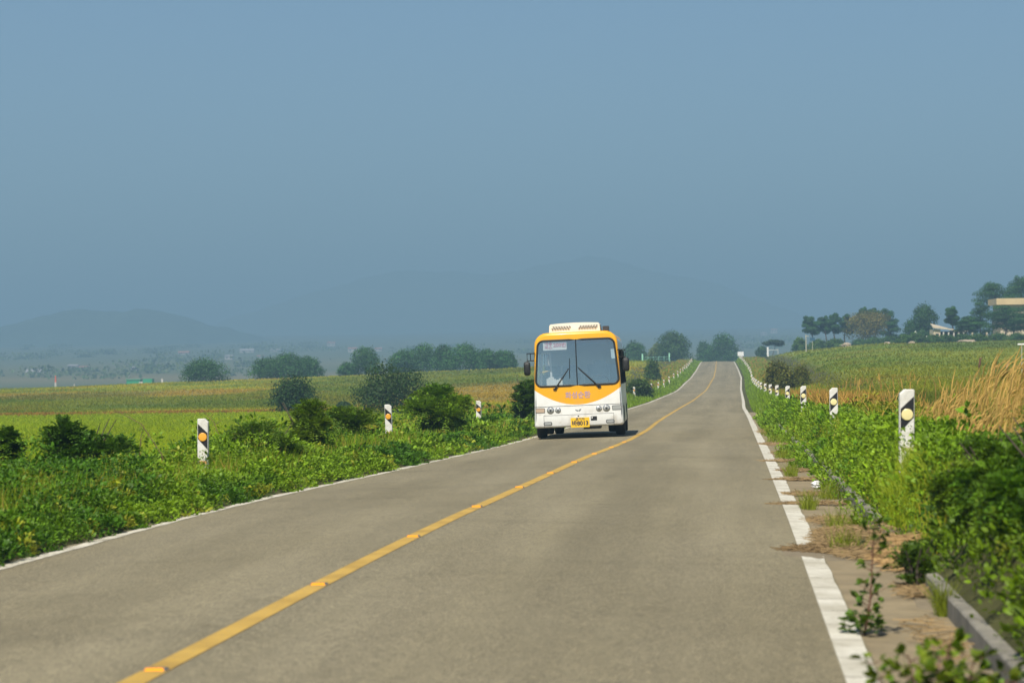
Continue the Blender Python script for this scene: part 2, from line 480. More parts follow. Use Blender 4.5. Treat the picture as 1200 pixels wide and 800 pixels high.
strip("road", [-3.5, -1.7, -.08, 0, .08, 1.9, 4.02], -60, 900, 0, ASPH, label="old grey asphalt country road with two lanes")
strip("center_line", [-.08, 0, .08], -20, 800, .004, YEL, label="solid yellow centre line worn thin in places")
edge_n = lambda Sx, Yx: Sx + np.where(Sx > 3.9, -.02 * (fbm(Yx * 1.1, Yx * 0, 3) - .35) * 2, 0)
strip("right_edge_line", [3.80, 4.01], -20, 800, .004, WHT, jitter=edge_n, label="white edge line along the gutter", step=.5, breaks=[(24.5, 25.5)])
edge_l = lambda Sx, Yx: Sx + np.where(Sx < -3.3, .11 * (fbm(Yx * .9, Yx * 0, 9) - .5) * 2, .03 * (vnoise(Yx * 2, Yx * 0, 19) - .5))
strip("left_edge_line", [-3.40, -3.23], -20, 800, .004, WHT2, jitter=edge_l, label="dusty white edge line half overgrown by weeds", step=.5)
strip("gutter", [4.02, 4.4, 4.73], -20, 140, -.012, CONC, label="dirty concrete gutter strip beside the kerb", step=.5,
      zfun=lambda Sx, Yx: zr(Yx) - CAMBER * 4.0 - .02 * (Sx - 4.02))
# kerb: one-metre stones in a row, each butted against the next
kb = MB()
for k in range(140):
    y0 = 8 + k * 1.0
    yy = np.array([y0 + .0015, y0 + .9985])
    sx = np.array([4.70, 4.715, 4.845, 4.86]) + .0012 * math.sin(k * 5.1)
    hz = np.array([-.10, .112, .125, .125, .115, -.10])
    sxx = np.array([sx[0], sx[0], sx[1], sx[2], sx[3], sx[3]])
    v = []
    for j, yj in enumerate(yy):
        zz = float(zr(yj)) - CAMBER * 4.0 + hz * (1 + .02 * math.sin(k * 2.3)) 
        v.append(np.stack([sxx + float(cx(yj)), np.full(6, yj), zz], -1))
    v = np.concatenate(v)
    ff = [(i, i + 6, i + 7, i + 1) for i in range(5)] + [(0, 1, 2, 3), (0, 3, 4, 5), (6, 9, 8, 7), (6, 11, 10, 9)]
    kb.add(v, ff)
tag(kb.build("kerb", KERBM), "grey concrete kerb stones half buried under shrubs", kind="structure")

# dirt washed over the gutter and the white line
DIRT = mat("washed_dirt", (.235, .190, .120), .95, .35, 9, bump=.4, bscale=45)
dm = MB()


def dirt_patch(sc, yc, hs, hy, seed, dz=.008):
    th = np.linspace(0, 2 * np.pi, 40, endpoint=False)
    rr = .55 + .75 * fbm(np.cos(th) * 2 + 9 * seed, np.sin(th) * 2 + seed * 3.3, seed)
    fr_ = np.array([1, .8, .6, .4, .2, .02])[:, None]
    s_ = np.clip(sc + hs * fr_ * (rr * np.cos(th))[None], 2.2, 4.69).ravel(); y_ = (yc + hy * fr_ * (rr * np.sin(th))[None]).ravel()
    z_ = np.where(s_ > 4.02, zr(y_) - CAMBER * 4.0 - .012 - .02 * (s_ - 4.02), zr(y_) - CAMBER * s_) + np.repeat([-.012, dz * .6, dz, dz, dz, dz], 40)
    dm.add(np.stack([s_ + cx(y_), y_, z_], -1), [(a * 40 + i, a * 40 + (i + 1) % 40, (a + 1) * 40 + (i + 1) % 40, (a + 1) * 40 + i) for a in range(5) for i in range(40)])


for i, a in enumerate([(3.75, 24.7, .85, .9), (4.35, 27.0, .5, 2.2), (3.95, 33.9, .75, .35), (4.3, 31, .35, .7), (4.2, 38, .5, .5), (4.0, 42.5, .55, .35), (4.3, 47, .4, .6), (4.1, 52, .6, .4), (4.4, 58, .35, 1.2),
                       (4.1, 65, .5, .6), (4.3, 74, .4, 2), (4.3, 90, .4, 4), (4.4, 20, .3, 1.0), (4.5, 15.5, .25, 1.2)]):
    dirt_patch(a[0] + .25, a[1], a[2] * .5, a[3], seed=i + 2, dz=.006 + .0003 * i)
tag(dm.build("washed_dirt", DIRT), "brown dirt washed across the gutter and white line", "dirt", kind="stuff")

# ------------------------------------------------------------------ road studs
stud_b = MB(); stud_b.add([(-.075, -.055, 0), (.075, -.055, 0), (.075, .055, 0), (-.075, .055, 0), (-.06, -.03, .022), (.06, -.03, .022), (.06, .03, .022), (-.06, .03, .022)],
                          [(4, 5, 6, 7), (0, 1, 5, 4), (1, 2, 6, 5), (2, 3, 7, 6), (3, 0, 4, 7)])
stud_r = MB(); stud_r.add([(-.058, -.054, .004), (.058, -.054, .004), (.052, -.033, .022), (-.052, -.033, .022), (-.058, -.056, .002), (.058, -.056, .002), (.052, -.035, .0245), (-.052, -.035, .0245)],
                          [(4, 5, 6, 7), (7, 6, 2, 3), (0, 4, 7, 3), (5, 1, 2, 6)])
STUDM = mat("stud_casing", (.10, .095, .09), .5)
STUDR = mat("orange_stud_lens", (.90, .33, .01), .3)
ordn = ["nearest", "second", "third", "fourth", "fifth", "sixth", "seventh", "eighth", "ninth", "tenth", "eleventh", "twelfth"]
proto = None
for i in range(10):
    y = 14.55 + 5.82 * i
    lb = f"orange road stud on yellow centre line, {ordn[i]}" + (" to the camera" if i == 0 else " from the camera")
    if proto is None:
        proto = o = empty("road_stud", (0, 0, 0), lb, "road stud", "orange studs along the yellow line")
        stud_b.build("casing", STUDM, o); stud_r.build("reflector", STUDR, o)
    else:
        o = copy_tree(proto); o["label"] = lb
    xs = float(cx(y)) - .155 * (1 - float(sst((y - 21) / 18))) + float(bulge(y))
    o.location = (xs, y, float(zr(y)) - CAMBER * abs(xs - float(cx(y))) + .004)
    o.scale = (1.0, 1.0, .75)


# ------------------------------------------------------------------ delineator posts
def post_proto(mirror, ref_m, plaque_m, name="marker_post"):
    w, d, h = .083, .055, 1.02
    sg = -1 if mirror else 1
    o = bpy.data.objects.new(name, None); COL.objects.link(o)
    # body: flat face to traffic, one top corner cut off, small bevels
    prof = [(-w, -.25), (w, -.25), (w, h - .012), (w - .012, h), (-w + .055, h), (-w, h - .05)]
    prof = [(sg * x, z) for x, z in prof]
    if mirror: prof = prof[::-1]
    n = len(prof); v = []
    for (dy, ins) in ((-d, .008), (-d + .008, 0), (d - .008, 0), (d, .008)):
        cxm, czm = 0, .4
        for x, z in prof:
            v.append((x - ins * np.sign(x), dy, z - (ins if z > .5 else 0)))
    ff = []
    for k in range(3):
        for i in range(n):
            j = (i + 1) % n
            ff.append((k * n + i, k * n + j, (k + 1) * n + j, (k + 1) * n + i))
    m = MB(); m.add(v, ff)
    m.also([(0, 1, 2, 3)[::-1], (0, 3, 4, 5)[::-1], (3 * n, 3 * n + 1, 3 * n + 2, 3 * n + 3), (3 * n, 3 * n + 3, 3 * n + 4, 3 * n + 5)])
    body = m.build("post_body", WHITEPAINT, o)
    # black diagonal band
    e = w - .009
    y = -d - .003
    st = [(-e, h - .22), (-e, h - .48), (e, h - .315), (e, h - .08)]
    st = [(sg * x, z) for x, z in st]
    v = [(x, y, z) for x, z in st] + [(x, y + .004, z) for x, z in st]
    q = [(0, 1, 2, 3), (0, 4, 5, 1), (1, 5, 6, 2), (2, 6, 7, 3), (3, 7, 4, 0)]
    MB().add(v, q).build("black_stripe", BLACK, o)
    # round reflector
    rr, k = .066, 24
    th = np.linspace(0, 2 * np.pi, k, endpoint=False)
    v = []
    for r_, yy in ((rr, y), (rr, y - .010), (rr * .9, y - .014)):
        v += [(r_ * math.cos(t), yy, h - .285 + r_ * math.sin(t)) for t in th]
    v.append((0, y - .017, h - .285))
    ff = [(a * k + i, a * k + (i + 1) % k, (a + 1) * k + (i + 1) % k, (a + 1) * k + i) for a in range(2) for i in range(k)]
    m = MB(); m.add(v, ff); m.also([(2 * k + i, 2 * k + (i + 1) % k, 3 * k) for i in range(k)])
    m.build("reflector", ref_m, o)
    MB().box(-.06, .06, -d - .003, -d + .002, h - .70, h - .655).build("plaque", plaque_m, o)
    return o


ordw = ["nearest", "second", "third", "fourth", "fifth", "sixth", "seventh", "eighth", "ninth", "tenth", "eleventh", "twelfth", "thirteenth", "fourteenth", "fifteenth", "sixteenth",
        "seventeenth", "eighteenth", "nineteenth", "twentieth", "twenty-first", "twenty-second", "twenty-third", "twenty-fourth", "twenty-fifth"]


def posts(side, ys, tops, proto, group):
    for i, y in enumerate(ys):
        o = proto if i == 0 else copy_tree(proto)
        s = (5.12 if i == 0 else 5.2) if side > 0 else -5.08
        x = s + (float(cx(y)) if y > 180 else 0.0)
        z = float(zg(x, y)) - .02
        t = tops[i] if i < len(tops) else None
        if t is not None: z = t - 1.02
        o.location = (x, y, z)
        o.rotation_euler = (R(rng.normal(0, .9)), R(rng.normal(0, .8)), R(rng.normal(0, 3)))
        sd = "right" if side > 0 else "left"
        if i == 0:
            lb = (f"white post with pale yellow disc by the golden grass, nearest on the right verge" if side > 0 else
                  "white post with amber disc in tall weeds, nearest on the left verge")
        else:
            lb = (f"white post with pale disc and black band, {ordw[i]} from camera on right verge" if side > 0 else
                  f"white post with amber disc and black band, {ordw[i]} in view on left verge")
        tag(o, lb, "marker post", group)
        o.name = "marker_post" if (i == 0 and side > 0) else o.name


pr = post_proto(False, PALEREF, TAN)
posts(1, [29.3 + 22.9 * k for k in range(24)], [1.42, 1.25, 1.12], pr, "white marker posts along the right verge")
pl = post_proto(True, AMBER, ORANGELBL)
ly = [39.4 + 21.7 * k for k in range(24)]
ly = [y for i, y in enumerate(ly) if i not in (4, 5, 6, 7)]
posts(-1, ly, [1.01, .915, .72, .60], pl, "white marker posts along the left verge")


# ------------------------------------------------------------------ foliage builders
def rdir(n, r=rng):
    v = r.normal(size=(n, 3)); return v / np.linalg.norm(v, axis=1)[:, None]


def leaf_quads(mb, pos, nrm, size, tint, aspect=.55, fold=.12, r=rng, droop=0.0, rdev=.9):
    n = len(pos)
    N = nrm + rdev * rdir(n, r) * r.random((n, 1)) ; N /= np.linalg.norm(N, axis=1)[:, None] + 1e-9
    T = np.cross(N, rdir(n, r)); T[:, 2] -= droop; T /= np.linalg.norm(T, axis=1)[:, None] + 1e-9
    B = np.cross(N, T); B /= np.linalg.norm(B, axis=1)[:, None] + 1e-9
    L = (np.asarray(size) * (.7 + .6 * r.random(n)))[:, None]
    W = L * aspect
    v = np.stack([pos - T * L * .5, pos + B * W * .5 + N * L * fold - T * L * .08, pos + T * L * .5, pos - B * W * .5 + N * L * fold - T * L * .08], 1).reshape(-1, 3)
    q = np.arange(4 * n).reshape(n, 4)
    mb.add(v, q, np.repeat(tint, 4, axis=0))


def lobes_points(lobes, n, r=rng, shell=.45, low=-1.0):
    C = np.array([l[0] for l in lobes], float); Rd = np.array([l[1] for l in lobes], float)
    w = (Rd[:, 0] * Rd[:, 1] + Rd[:, 0] * Rd[:, 2]); w = w / w.sum()
    k = r.choice(len(lobes), n, p=w)
    d = rdir(n, r)
    flip = (d[:, 2] < 0) & (r.random(n) < .35); d[flip, 2] *= -1
    rad = (1 - shell * r.random(n) ** 1.5)[:, None]
    p = C[k] + d * Rd[k] * rad
    nr = d / Rd[k]; nr /= np.linalg.norm(nr, axis=1)[:, None]
    return p, nr, k


def tints(base, n, k=None, nk=1, var=.22, yel=.12, r=rng):
    base = np.asarray(base, float)
    t = np.repeat(base[None, :], n, 0) * (1 + var * r.normal(size=(n, 1))).clip(.4, 1.7)
    t[:, 0] *= 1 + yel * r.normal(size=n)
    if k is not None:
        lf = (1 + .18 * r.normal(size=(nk, 1))).clip(.6, 1.5); t *= lf[k]
    return t.clip(.004, .9)


def broad_lobes(W, H, D_, r, k=14, base=.12, flat=1.0):
    """lobes of an uneven broadleaf crown W wide, D_ deep; z from base*H to H"""
    out = []
    zc = H * (base + (1 - base) * .45)
    hz = H - zc
    out.append(((0, 0, zc), (W * .30, D_ * .30, hz * .72)))
    for i in range(k):
        a = r.random() * 2 * np.pi
        u = r.uniform(-.75, .95)
        rr = math.sqrt(max(0, 1 - u * u)) * r.uniform(.75, 1.0)
        sz = r.uniform(.16, .30)
        c = (W * .5 * (1 - sz * 1.1) * rr * math.cos(a), D_ * .5 * (1 - sz * 1.1) * rr * math.sin(a), zc + (hz * (1 - sz * .9) if u > 0 else (zc - base * H)) * u)
        out.append((c, (W * sz * r.uniform(.8, 1.15), D_ * sz, hz * sz * 1.7 * flat)))
    return out


def dome_lobes(W, H, D_, r, k=16):
    """lobes of a dense bushy crown that reaches the ground"""
    out = [((0, 0, H * .35), (W * .30, D_ * .30, H * .42))]
    for i in range(k):
        t = (i + r.random()) / k
        rad = math.sqrt(max(.02, 1 - t ** 1.7)) * r.uniform(.72, 1.0)
        sz = r.uniform(.15, .25)
        a = i * 2.4 + r.uniform(-.5, .5)
        c = (W * .5 * (1 - sz) * rad * math.cos(a), D_ * .5 * (1 - sz) * rad * math.sin(a), H * (.06 + .82 * t))
        out.append((c, (W * sz, D_ * sz, H * sz * r.uniform(.75, 1.15))))
    return out


def branches(mb, H, W, r, n=5, rad=.06, base=0.0, top=.75):
    mb.tube([(0, 0, -.15), (r.normal() * .02 * W, 0, H * .3), (r.normal() * .05 * W, r.normal() * .03 * W, H * top)], [rad, rad * .75, rad * .3], 7)
    for i in range(n):
        z0 = H * r.uniform(.15 + base, .55)
        a = 2 * np.pi * (i + r.random()) / n
        l = W * r.uniform(.2, .38)
        mb.tube([(0, 0, z0), (l * .5 * math.cos(a), l * .5 * math.sin(a), z0 + H * .10), (l * math.cos(a), l * math.sin(a), z0 + H * .24)], [rad * .55, rad * .35, rad * .15], 5, caps=False)


def tree(name, px, d, wpx, pytop, label, cat, group, n=2600, size=None, base=(.055, .10, .035), bot=.1, seed=0, k=14, trunk=True, depth=1.0, dz=0.0, flat=1.0, minh=1.0, rag=.05):
    r = np.random.default_rng(seed)
    p, h = place(px, d, pytop)
    h = max(h, minh)
    W = wpx * d / FPX
    size = size or max(.16, d * 1.9 / FPX)
    o = empty(name, p, label, cat, group)
    n = int(n * 1.9)
    lob = broad_lobes(W * 1.12, h, W * depth, r, k, bot, flat) if bot > 0 else dome_lobes(W * 1.05, h, W * depth, r, k + 4)
    pts, nr, kk = lobes_points(lob, n, r)
    pts = pts + nr * (np.abs(r.normal(size=(n, 1))) * rag * W)
    m = MB(); leaf_quads(m, pts, nr, np.full(n, size), tints(base, n, kk, len(lob), r=r), r=r, aspect=.7)
    m.build("crown" if trunk else "foliage", LEAF, o, tint=True)
    t = MB(); branches(t, h, W, r, 5, max(.04, h * .022)); t.build("trunk" if trunk else "stem", BARK, o)
    return o


def pine(name, px, d, wpx, pytop, label, cat, group, pycrown=None, n=2600, base=(.035, .075, .035), seed=0, lean=0.0, pads=9, flat=.16):
    """red pine: bare leaning trunk, crown of flat layered pads"""
    r = np.random.default_rng(seed)
    p, h = place(px, d, pytop)
    W = 1.4 * wpx * d / FPX; n = int(n * 2.6)
    hb = h * .42 if pycrown is None else max(h * .12, float(P(px, pycrown, d)[2]) - p[2])
    o = empty(name, p, label, cat, group)
    path = np.array([(lean * h * (t ** 1.5) + .05 * W * math.sin(5 * t + seed), .04 * W * math.sin(3 * t + seed), -.2 + (h * .97 + .2) * t) for t in np.linspace(0, 1, 8)])
    lob = []
    tb = MB(); tb.tube(path, np.linspace(h * .024, h * .006, 8), 7)
    for i in range(pads):
        f_ = (i + .5) / pads
        z = hb + (h - hb) * (f_ ** .9)
        env = math.sin(math.pi * (0.22 + .70 * f_)) ** .8
        a = i * 2.4 + r.random() * 1.2
        off = W * .5 * env * r.uniform(.25, .62)
        base_xy = np.array([np.interp(z, path[:, 2], path[:, 0]), np.interp(z, path[:, 2], path[:, 1])])
        c = (base_xy[0] + off * math.cos(a), base_xy[1] + off * math.sin(a), min(z, h * .96))
        rx = W * .5 * env * r.uniform(.42, .62)
        lob.append((c, (rx, rx * .9, max(.12 * h * .8, rx * .36) * (flat / .16))))
        tb.tube([(base_xy[0], base_xy[1], z - .10 * h), (c[0] * .5 + base_xy[0] * .5, c[1] * .5 + base_xy[1] * .5, z - .03 * h), (c[0], c[1], z)], [h * .010, h * .007, h * .003], 5, caps=False)
    pts, nr, kk = lobes_points(lob, n, r, shell=.7)
    m = MB(); leaf_quads(m, pts, nr + np.array([0, 0, .5]), np.full(n, max(.16, d * 1.7 / FPX)), tints(base, n, kk, len(lob), r=r), r=r, aspect=.6)
    m.build("crown", LEAF, o, tint=True); tb.build("trunk", BARK, o)
    return o


def axis_quads(mb, base, T, N, L, W, tint, fold=.1, detail=False):
    """leaf quads rooted at base, pointing along T with face normal N"""
    T = T / (np.linalg.norm(T, axis=1)[:, None] + 1e-9)
    B = np.cross(N, T); B /= np.linalg.norm(B, axis=1)[:, None] + 1e-9
    Nn = np.cross(T, B)
    L = np.asarray(L)[:, None]; W = np.asarray(W)[:, None]
    if detail:
        a, b_ = base + T * L * .28 + Nn * L * .05, base + T * L * .66 + Nn * L * .03
        v = np.stack([base, a + B * W * .46, a - B * W * .46, b_ + B * W * .42, b_ - B * W * .42, base + T * L - Nn * L * .08], 1).reshape(-1, 3)
        k = np.arange(len(base))[:, None] * 6
        mb.add(v, k + np.array([1, 2, 4, 3]), np.repeat(tint, 6, axis=0))
        mb.also(k + np.array([0, 2, 1])); mb.also(k + np.array([3, 4, 5]))
        return
    mid = base + T * L * .45
    v = np.stack([base, mid + B * W * .5 + Nn * W * fold, base + T * L, mid - B * W * .5 + Nn * W * fold], 1).reshape(-1, 3)
    mb.add(v, np.arange(len(v)).reshape(-1, 4), np.repeat(tint, 4, axis=0))


def sprays(mb, pos, d, L, pairs, leaf, tint_fn, r, droop=.35, wid=.5, detail=False):
    """pinnate sprays: pairs of leaflets along a drooping stalk"""
    n = len(pos)
    d = d / np.linalg.norm(d, axis=1)[:, None]
    side = np.cross(d, rdir(n, r) * .35 + np.array([0, 0, 1.0])); side /= np.linalg.norm(side, axis=1)[:, None]
    up = np.cross(side, d)
    tt = np.linspace(.12, 1, pairs)
    for i, t in enumerate(tt):
        c = pos + d * (L * t)[:, None] + np.array([0, 0, -1.0]) * (droop * L * t * t)[:, None]
        for sgn in (-1, 1):
            T = side * sgn + d * .55 + .25 * rdir(n, r)
            lf = leaf * (1 - .35 * abs(t - .55) / .55) * (.8 + .4 * r.random(n))
            axis_quads(mb, c, T, up + .45 * rdir(n, r), lf, lf * wid, tint_fn(n, r), detail=detail)


def shrub(px, d, wpx, pytop, label, group=None, n=420, leaf=.055, pairs=7, base=(.06, .125, .02), seed=0, name="shrub", depth=1.0, pos=None, h=None, W=None, cat="shrub", bright=None, spray=.34, droop=.35):
    r = np.random.default_rng(seed)
    if pos is None:
        p, hh = place(px, d, pytop)
        h = h or hh * 1.08; W = W or 1.28 * wpx * d / FPX; n = int(n * 1.35)
    else:
        p = pos
    o = empty(name, p, label, cat, group)
    lob = broad_lobes(W * .88, h * .90, W * depth * .88, r, 11, .08)
    pts, nr, kk = lobes_points(lob, n, r, shell=.5)
    d_ = nr * .8 + np.array([0, 0, .55]) + .5 * rdir(n, r)
    L = spray * W * .5 * (.6 + .7 * r.random(n)) + .08
    b2 = np.array(bright if bright is not None else base)
    mixv = r.random(len(lob))[kk][:, None] if bright is not None else np.zeros((n, 1))
    per = np.asarray(base)[None] * (1 - mixv) + b2[None] * mixv
    per = per * (1 + .22 * r.normal(size=(n, 1))).clip(.5, 1.6)

    def tf(m, rr): return (per * (1 + .16 * rr.normal(size=(n, 1))).clip(.5, 1.6)).clip(.004, .9)
    m = MB(); sprays(m, pts - nr * (L * .5)[:, None], d_, L, pairs, leaf, tf, r, droop, detail=(p[1] < 40))
    m.build("foliage", LEAF, o, tint=True)
    t = MB()
    for i in range(9):
        a = r.random() * 6.28; l = W * .5 * r.uniform(.3, .85); hz = h * r.uniform(.6, .92)
        t.tube([(.04 * math.cos(a), .04 * math.sin(a), -.1), (l * .4 * math.cos(a), l * .4 * math.sin(a), hz * .55), (l * math.cos(a), l * math.sin(a), hz)], [.018, .012, .005], 5, caps=False)
    t.build("stem", BARK, o)
    return o


# ------------------------------------------------------------------ trees beyond the left field
GL = "trees and bushes beyond the left field"
blue_green = (.030, .098, .040)
tree("tree", 238, 455, 56, 423.5, "low dome shaped bush tree standing alone at far left", "tree", GL, 3400, seed=1, bot=-.05, base=blue_green, k=16)
tree("tree", 312, 470, 42, 421, "low left shoulder tree of the dome clump at left", "tree", GL, 2400, seed=2, bot=-.05, base=blue_green)
tree("tree", 338, 462, 52, 416, "tallest middle tree of the dome clump at left", "tree", GL, 3200, seed=3, bot=-.05, base=blue_green)
tree("tree", 361, 466, 34, 419.5, "right end tree of the dome clump at left", "tree", GL, 2400, seed=4, bot=-.05, base=blue_green)
tree("tree", 407, 480, 24, 426, "small low tree beside the pointed tree", "tree", GL, 1600, seed=5, bot=-.05, base=blue_green)
tree("tree", 428, 478, 38, 409.5, "pointed tree with ragged top between dome clump and long grove", "tree", GL, 2600, seed=6, bot=-.05, base=blue_green, k=11)
for i, (px, w, top, lb) in enumerate([(472, 36, 412, "leftmost sloping tree of the long grove left of the bus"), (496, 46, 404, "tallest tree of the long grove left of the bus"), (520, 30, 407, "narrow tree just right of the tallest grove tree"),
                                      (545, 46, 405, "wide rounded tree in the middle of the long grove"), (570, 34, 411.5, "lower tree toward the right of the long grove"), (590, 32, 412.5, "last small tree at the right end of the long grove")]):
    tree("tree", px, 492 + 5 * (i % 3), w, top, lb, "tree", GL, 2600, seed=20 + i, bot=-.06, base=(.032, .105, .046), k=13)
tree("tree", 744, 625, 28, 402, "dark rounded tree just right of the bus mirror", "tree", "trees near the road crest", 2200, seed=31, bot=0, base=(.034, .100, .036))
tree("tree", 771, 618, 24, 404, "pale green small tree left of the layered tree", "tree", "trees near the road crest", 1500, seed=32, bot=0, base=(.09, .14, .04))
tree("tree", 789, 612, 41, 389.5, "layered spreading tree left of the road crest", "tree", "trees near the road crest", 4200, seed=33, bot=-.02, base=(.035, .085, .030), k=20)
tree("tree", 827, 700, 24, 402.5, "lower left tree of the dark pair behind the crest", "tree", "trees near the road crest", 1800, seed=34, bot=-.1, base=(.030, .095, .032), minh=4)
tree("tree", 848, 690, 40, 393.5, "big dark round tree behind the road crest", "tree", "trees near the road crest", 3200, seed=35, bot=-.1, base=(.030, .098, .032), minh=5)
pine("pine_tree", 907, 640, 21, 398.5, "small flat topped pine right of the crest sign", "pine tree", "trees near the road crest", pycrown=404, seed=36, pads=5, n=1100)
tree("tree", 893, 650, 14, 406, "low bush below the small flat topped pine", "tree", "trees near the road crest", 700, seed=37, bot=-.1, base=(.03, .08, .025))

# ------------------------------------------------------------------ pine grove on the right hill
GR = "pines on the right hill"
for i, (px, w, top, cr, d, ln, lb) in enumerate([
    (952, 21, 371, 391, 560, -.05, "leftmost pine of the right hill grove"), (968, 19, 371, 390, 566, .02, "second pine from the left in the hill grove"),
    (979, 18, 368, 390, 556, -.02, "third pine from the left with a taller tip"), (991, 20, 369, 391, 560, .05, "fourth pine half behind the brownish tree"),
    (1013, 17, 361, 380, 585, .0, "pine whose top pokes above the brownish tree on its left"), (1026, 18, 362, 380, 590, .0, "pine whose top pokes above the brownish tree on its right"),
    (1042, 24, 362.5, 396, 565, .03, "layered pine closing the grove at its right end"),
    (1117, 18, 360, 380, 470, .0, "small lone pine above the pale pavilion roof"), (1135, 26, 372, 390, 465, -.04, "low pine just right of the pavilion"),
    (1151, 34, 355, 391, 468, .02, "dense pine rising between pavilion and yellow roof"), (1168, 44, 332, 357, 480, -.08, "tall pine with a high umbrella crown at right"),
    (1196, 34, 325, 350, 490, .0, "tallest pine cut off by the right frame edge"), (1178, 46, 359, 388, 455, -.03, "wide layered pine in front of the yellow roof"),
    (1186, 40, 358.5, 386, 452, .0, "spreading pine hiding the ochre house wall below its roof"), (1208, 44, 359.5, 389, 449, .0, "layered pine at right frame edge below the yellow roof")]):
    pine("pine_tree", px, d, w, top, lb, "pine tree", GR, pycrown=cr, seed=50 + i, n=2300, lean=ln, pads=10 if w > 20 else 8, base=(.028, .092, .036), flat=.13)
tree("tree", 1018, 555, 48, 366.5, "broad brownish olive tree in front of the pine grove", "tree", GR, 3600, seed=80, bot=.28, base=(.105, .105, .030), k=16)
tree("tree", 1081, 500, 33, 361, "dense round dark tree left of the pale pavilion", "tree", GR, 3800, seed=81, bot=.05, base=(.026, .084, .030), k=16)
HB = "bushes along the foot of the right hill"
hl = ["leftmost hedge bush beside the thin pole", "low bush under the first pines", "bush below the fourth pine", "bush right of the tan boulder", "bush under the brownish tree", "dark bush under the grove's last pine", "bush left of the round dark tree",
      "large dark bush below the round tree", "bush in front of the pavilion's left end", "bush in front of the pavilion columns", "bush above the long pale rock", "bush right of the long pale rock", "dark bush below the wide layered pine", "dark bush at the right frame edge"]
for i, px in enumerate([938, 960, 980, 1008, 1026, 1044, 1060, 1074, 1094, 1110, 1128, 1148, 1170, 1193]):
    d = 540 if px < 1060 else 448
    w = [17, 26, 24, 20, 26, 24, 20, 26, 22, 24, 22, 26, 28, 26][i]
    tp = [396, 398.5, 398, 398.5, 396.5, 394, 393, 391.5, 393.5, 394.5, 392.5, 393, 392, 391.5][i]
    tree("bush", px, d - 6 * (i % 3), w, tp, hl[i], "bush", HB, 1100, seed=100 + i, bot=-.2, base=(.05, .115, .022) if px < 1000 else (.036, .095, .022), trunk=False, k=9, minh=1.2)

# mid-distance shrubs in the fields
tree("bush", 344, 200, 50, 449, "dark dense bush in the left field seen between the marker posts", "bush", None, 3400, seed=140, bot=-.1, base=(.018, .052, .016), trunk=False, size=.17, k=10, rag=.13)
tree("bush", 453, 190, 70, 430.5, "dark open branched bush behind the second left post", "bush", None, 4200, seed=141, bot=.02, base=(.024, .060, .016), trunk=False, size=.16, k=13, rag=.09)
tree("bush", 914, 190, 40, 428, "dark green bush behind the far right posts", "bush", "dark bushes in the right meadow", 3400, seed=142, bot=-.1, base=(.085, .105, .016), trunk=False, size=.15, rag=.09)
tree("bush", 939, 196, 22, 431, "smaller dark bush right of the meadow bush", "bush", "dark bushes in the right meadow", 2000, seed=143, bot=-.1, base=(.085, .105, .016), trunk=False, size=.15, rag=.09)
tree("bush", 748, 215, 34, 446, "dark bush on the bank right behind the bus", "bush", None, 2400, seed=144, bot=-.1, base=(.03, .066, .014), trunk=False, size=.17)
tree("bush", 402, 210, 20, 472, "small dark bush in the field left of the open bush", "bush", None, 1300, seed=145, bot=-.1, base=(.022, .058, .016), trunk=False, size=.15, minh=.6)
tree("bush", 764, 330, 20, 422, "low green bush on the bank behind the bus", "bush", None, 1200, seed=146, bot=-.1, base=(.04, .09, .02), trunk=False, minh=1)

# ------------------------------------------------------------------ roadside shrubs
LS = "shrubs on the left verge"
shrub(97, 37.5, 98, 489, "broad dark leafy shrub left of the nearest left post", LS, n=900, leaf=.062, seed=201, base=(.030, .085, .012), bright=(.06, .14, .018))
shrub(2, 36, 50, 500, "leafy shrub cut by the left frame edge", LS, n=700, leaf=.062, seed=202, base=(.032, .09, .012), bright=(.06, .14, .018))
shrub(357, 50, 60, 467, "bright green shrub standing before the dark field bush", LS, n=620, leaf=.075, seed=203, base=(.06, .135, .016), bright=(.12, .20, .025))
shrub(310, 44, 80, 495, "low weedy shrub right of the nearest left post", LS, n=420, leaf=.07, seed=207, base=(.05, .11, .016), bright=(.08, .16, .02))
shrub(514, 69, 70, 452, "large rounded green shrub between second and third left posts", LS, n=1150, leaf=.095, seed=204, base=(.060, .145, .016), bright=(.12, .225, .024))
shrub(406, 57, 60, 478, "small leafy shrub left of the second left post", LS, n=380, leaf=.08, seed=208, base=(.05, .115, .015), bright=(.09, .17, .02))
shrub(612, 93, 36, 434, "upright leafy shrub by the bus's left mirror", LS, n=520, leaf=.12, seed=205, base=(.035, .09, .014), bright=(.07, .15, .02), depth=1.2)
RSG = "shrubs overhanging the right kerb"
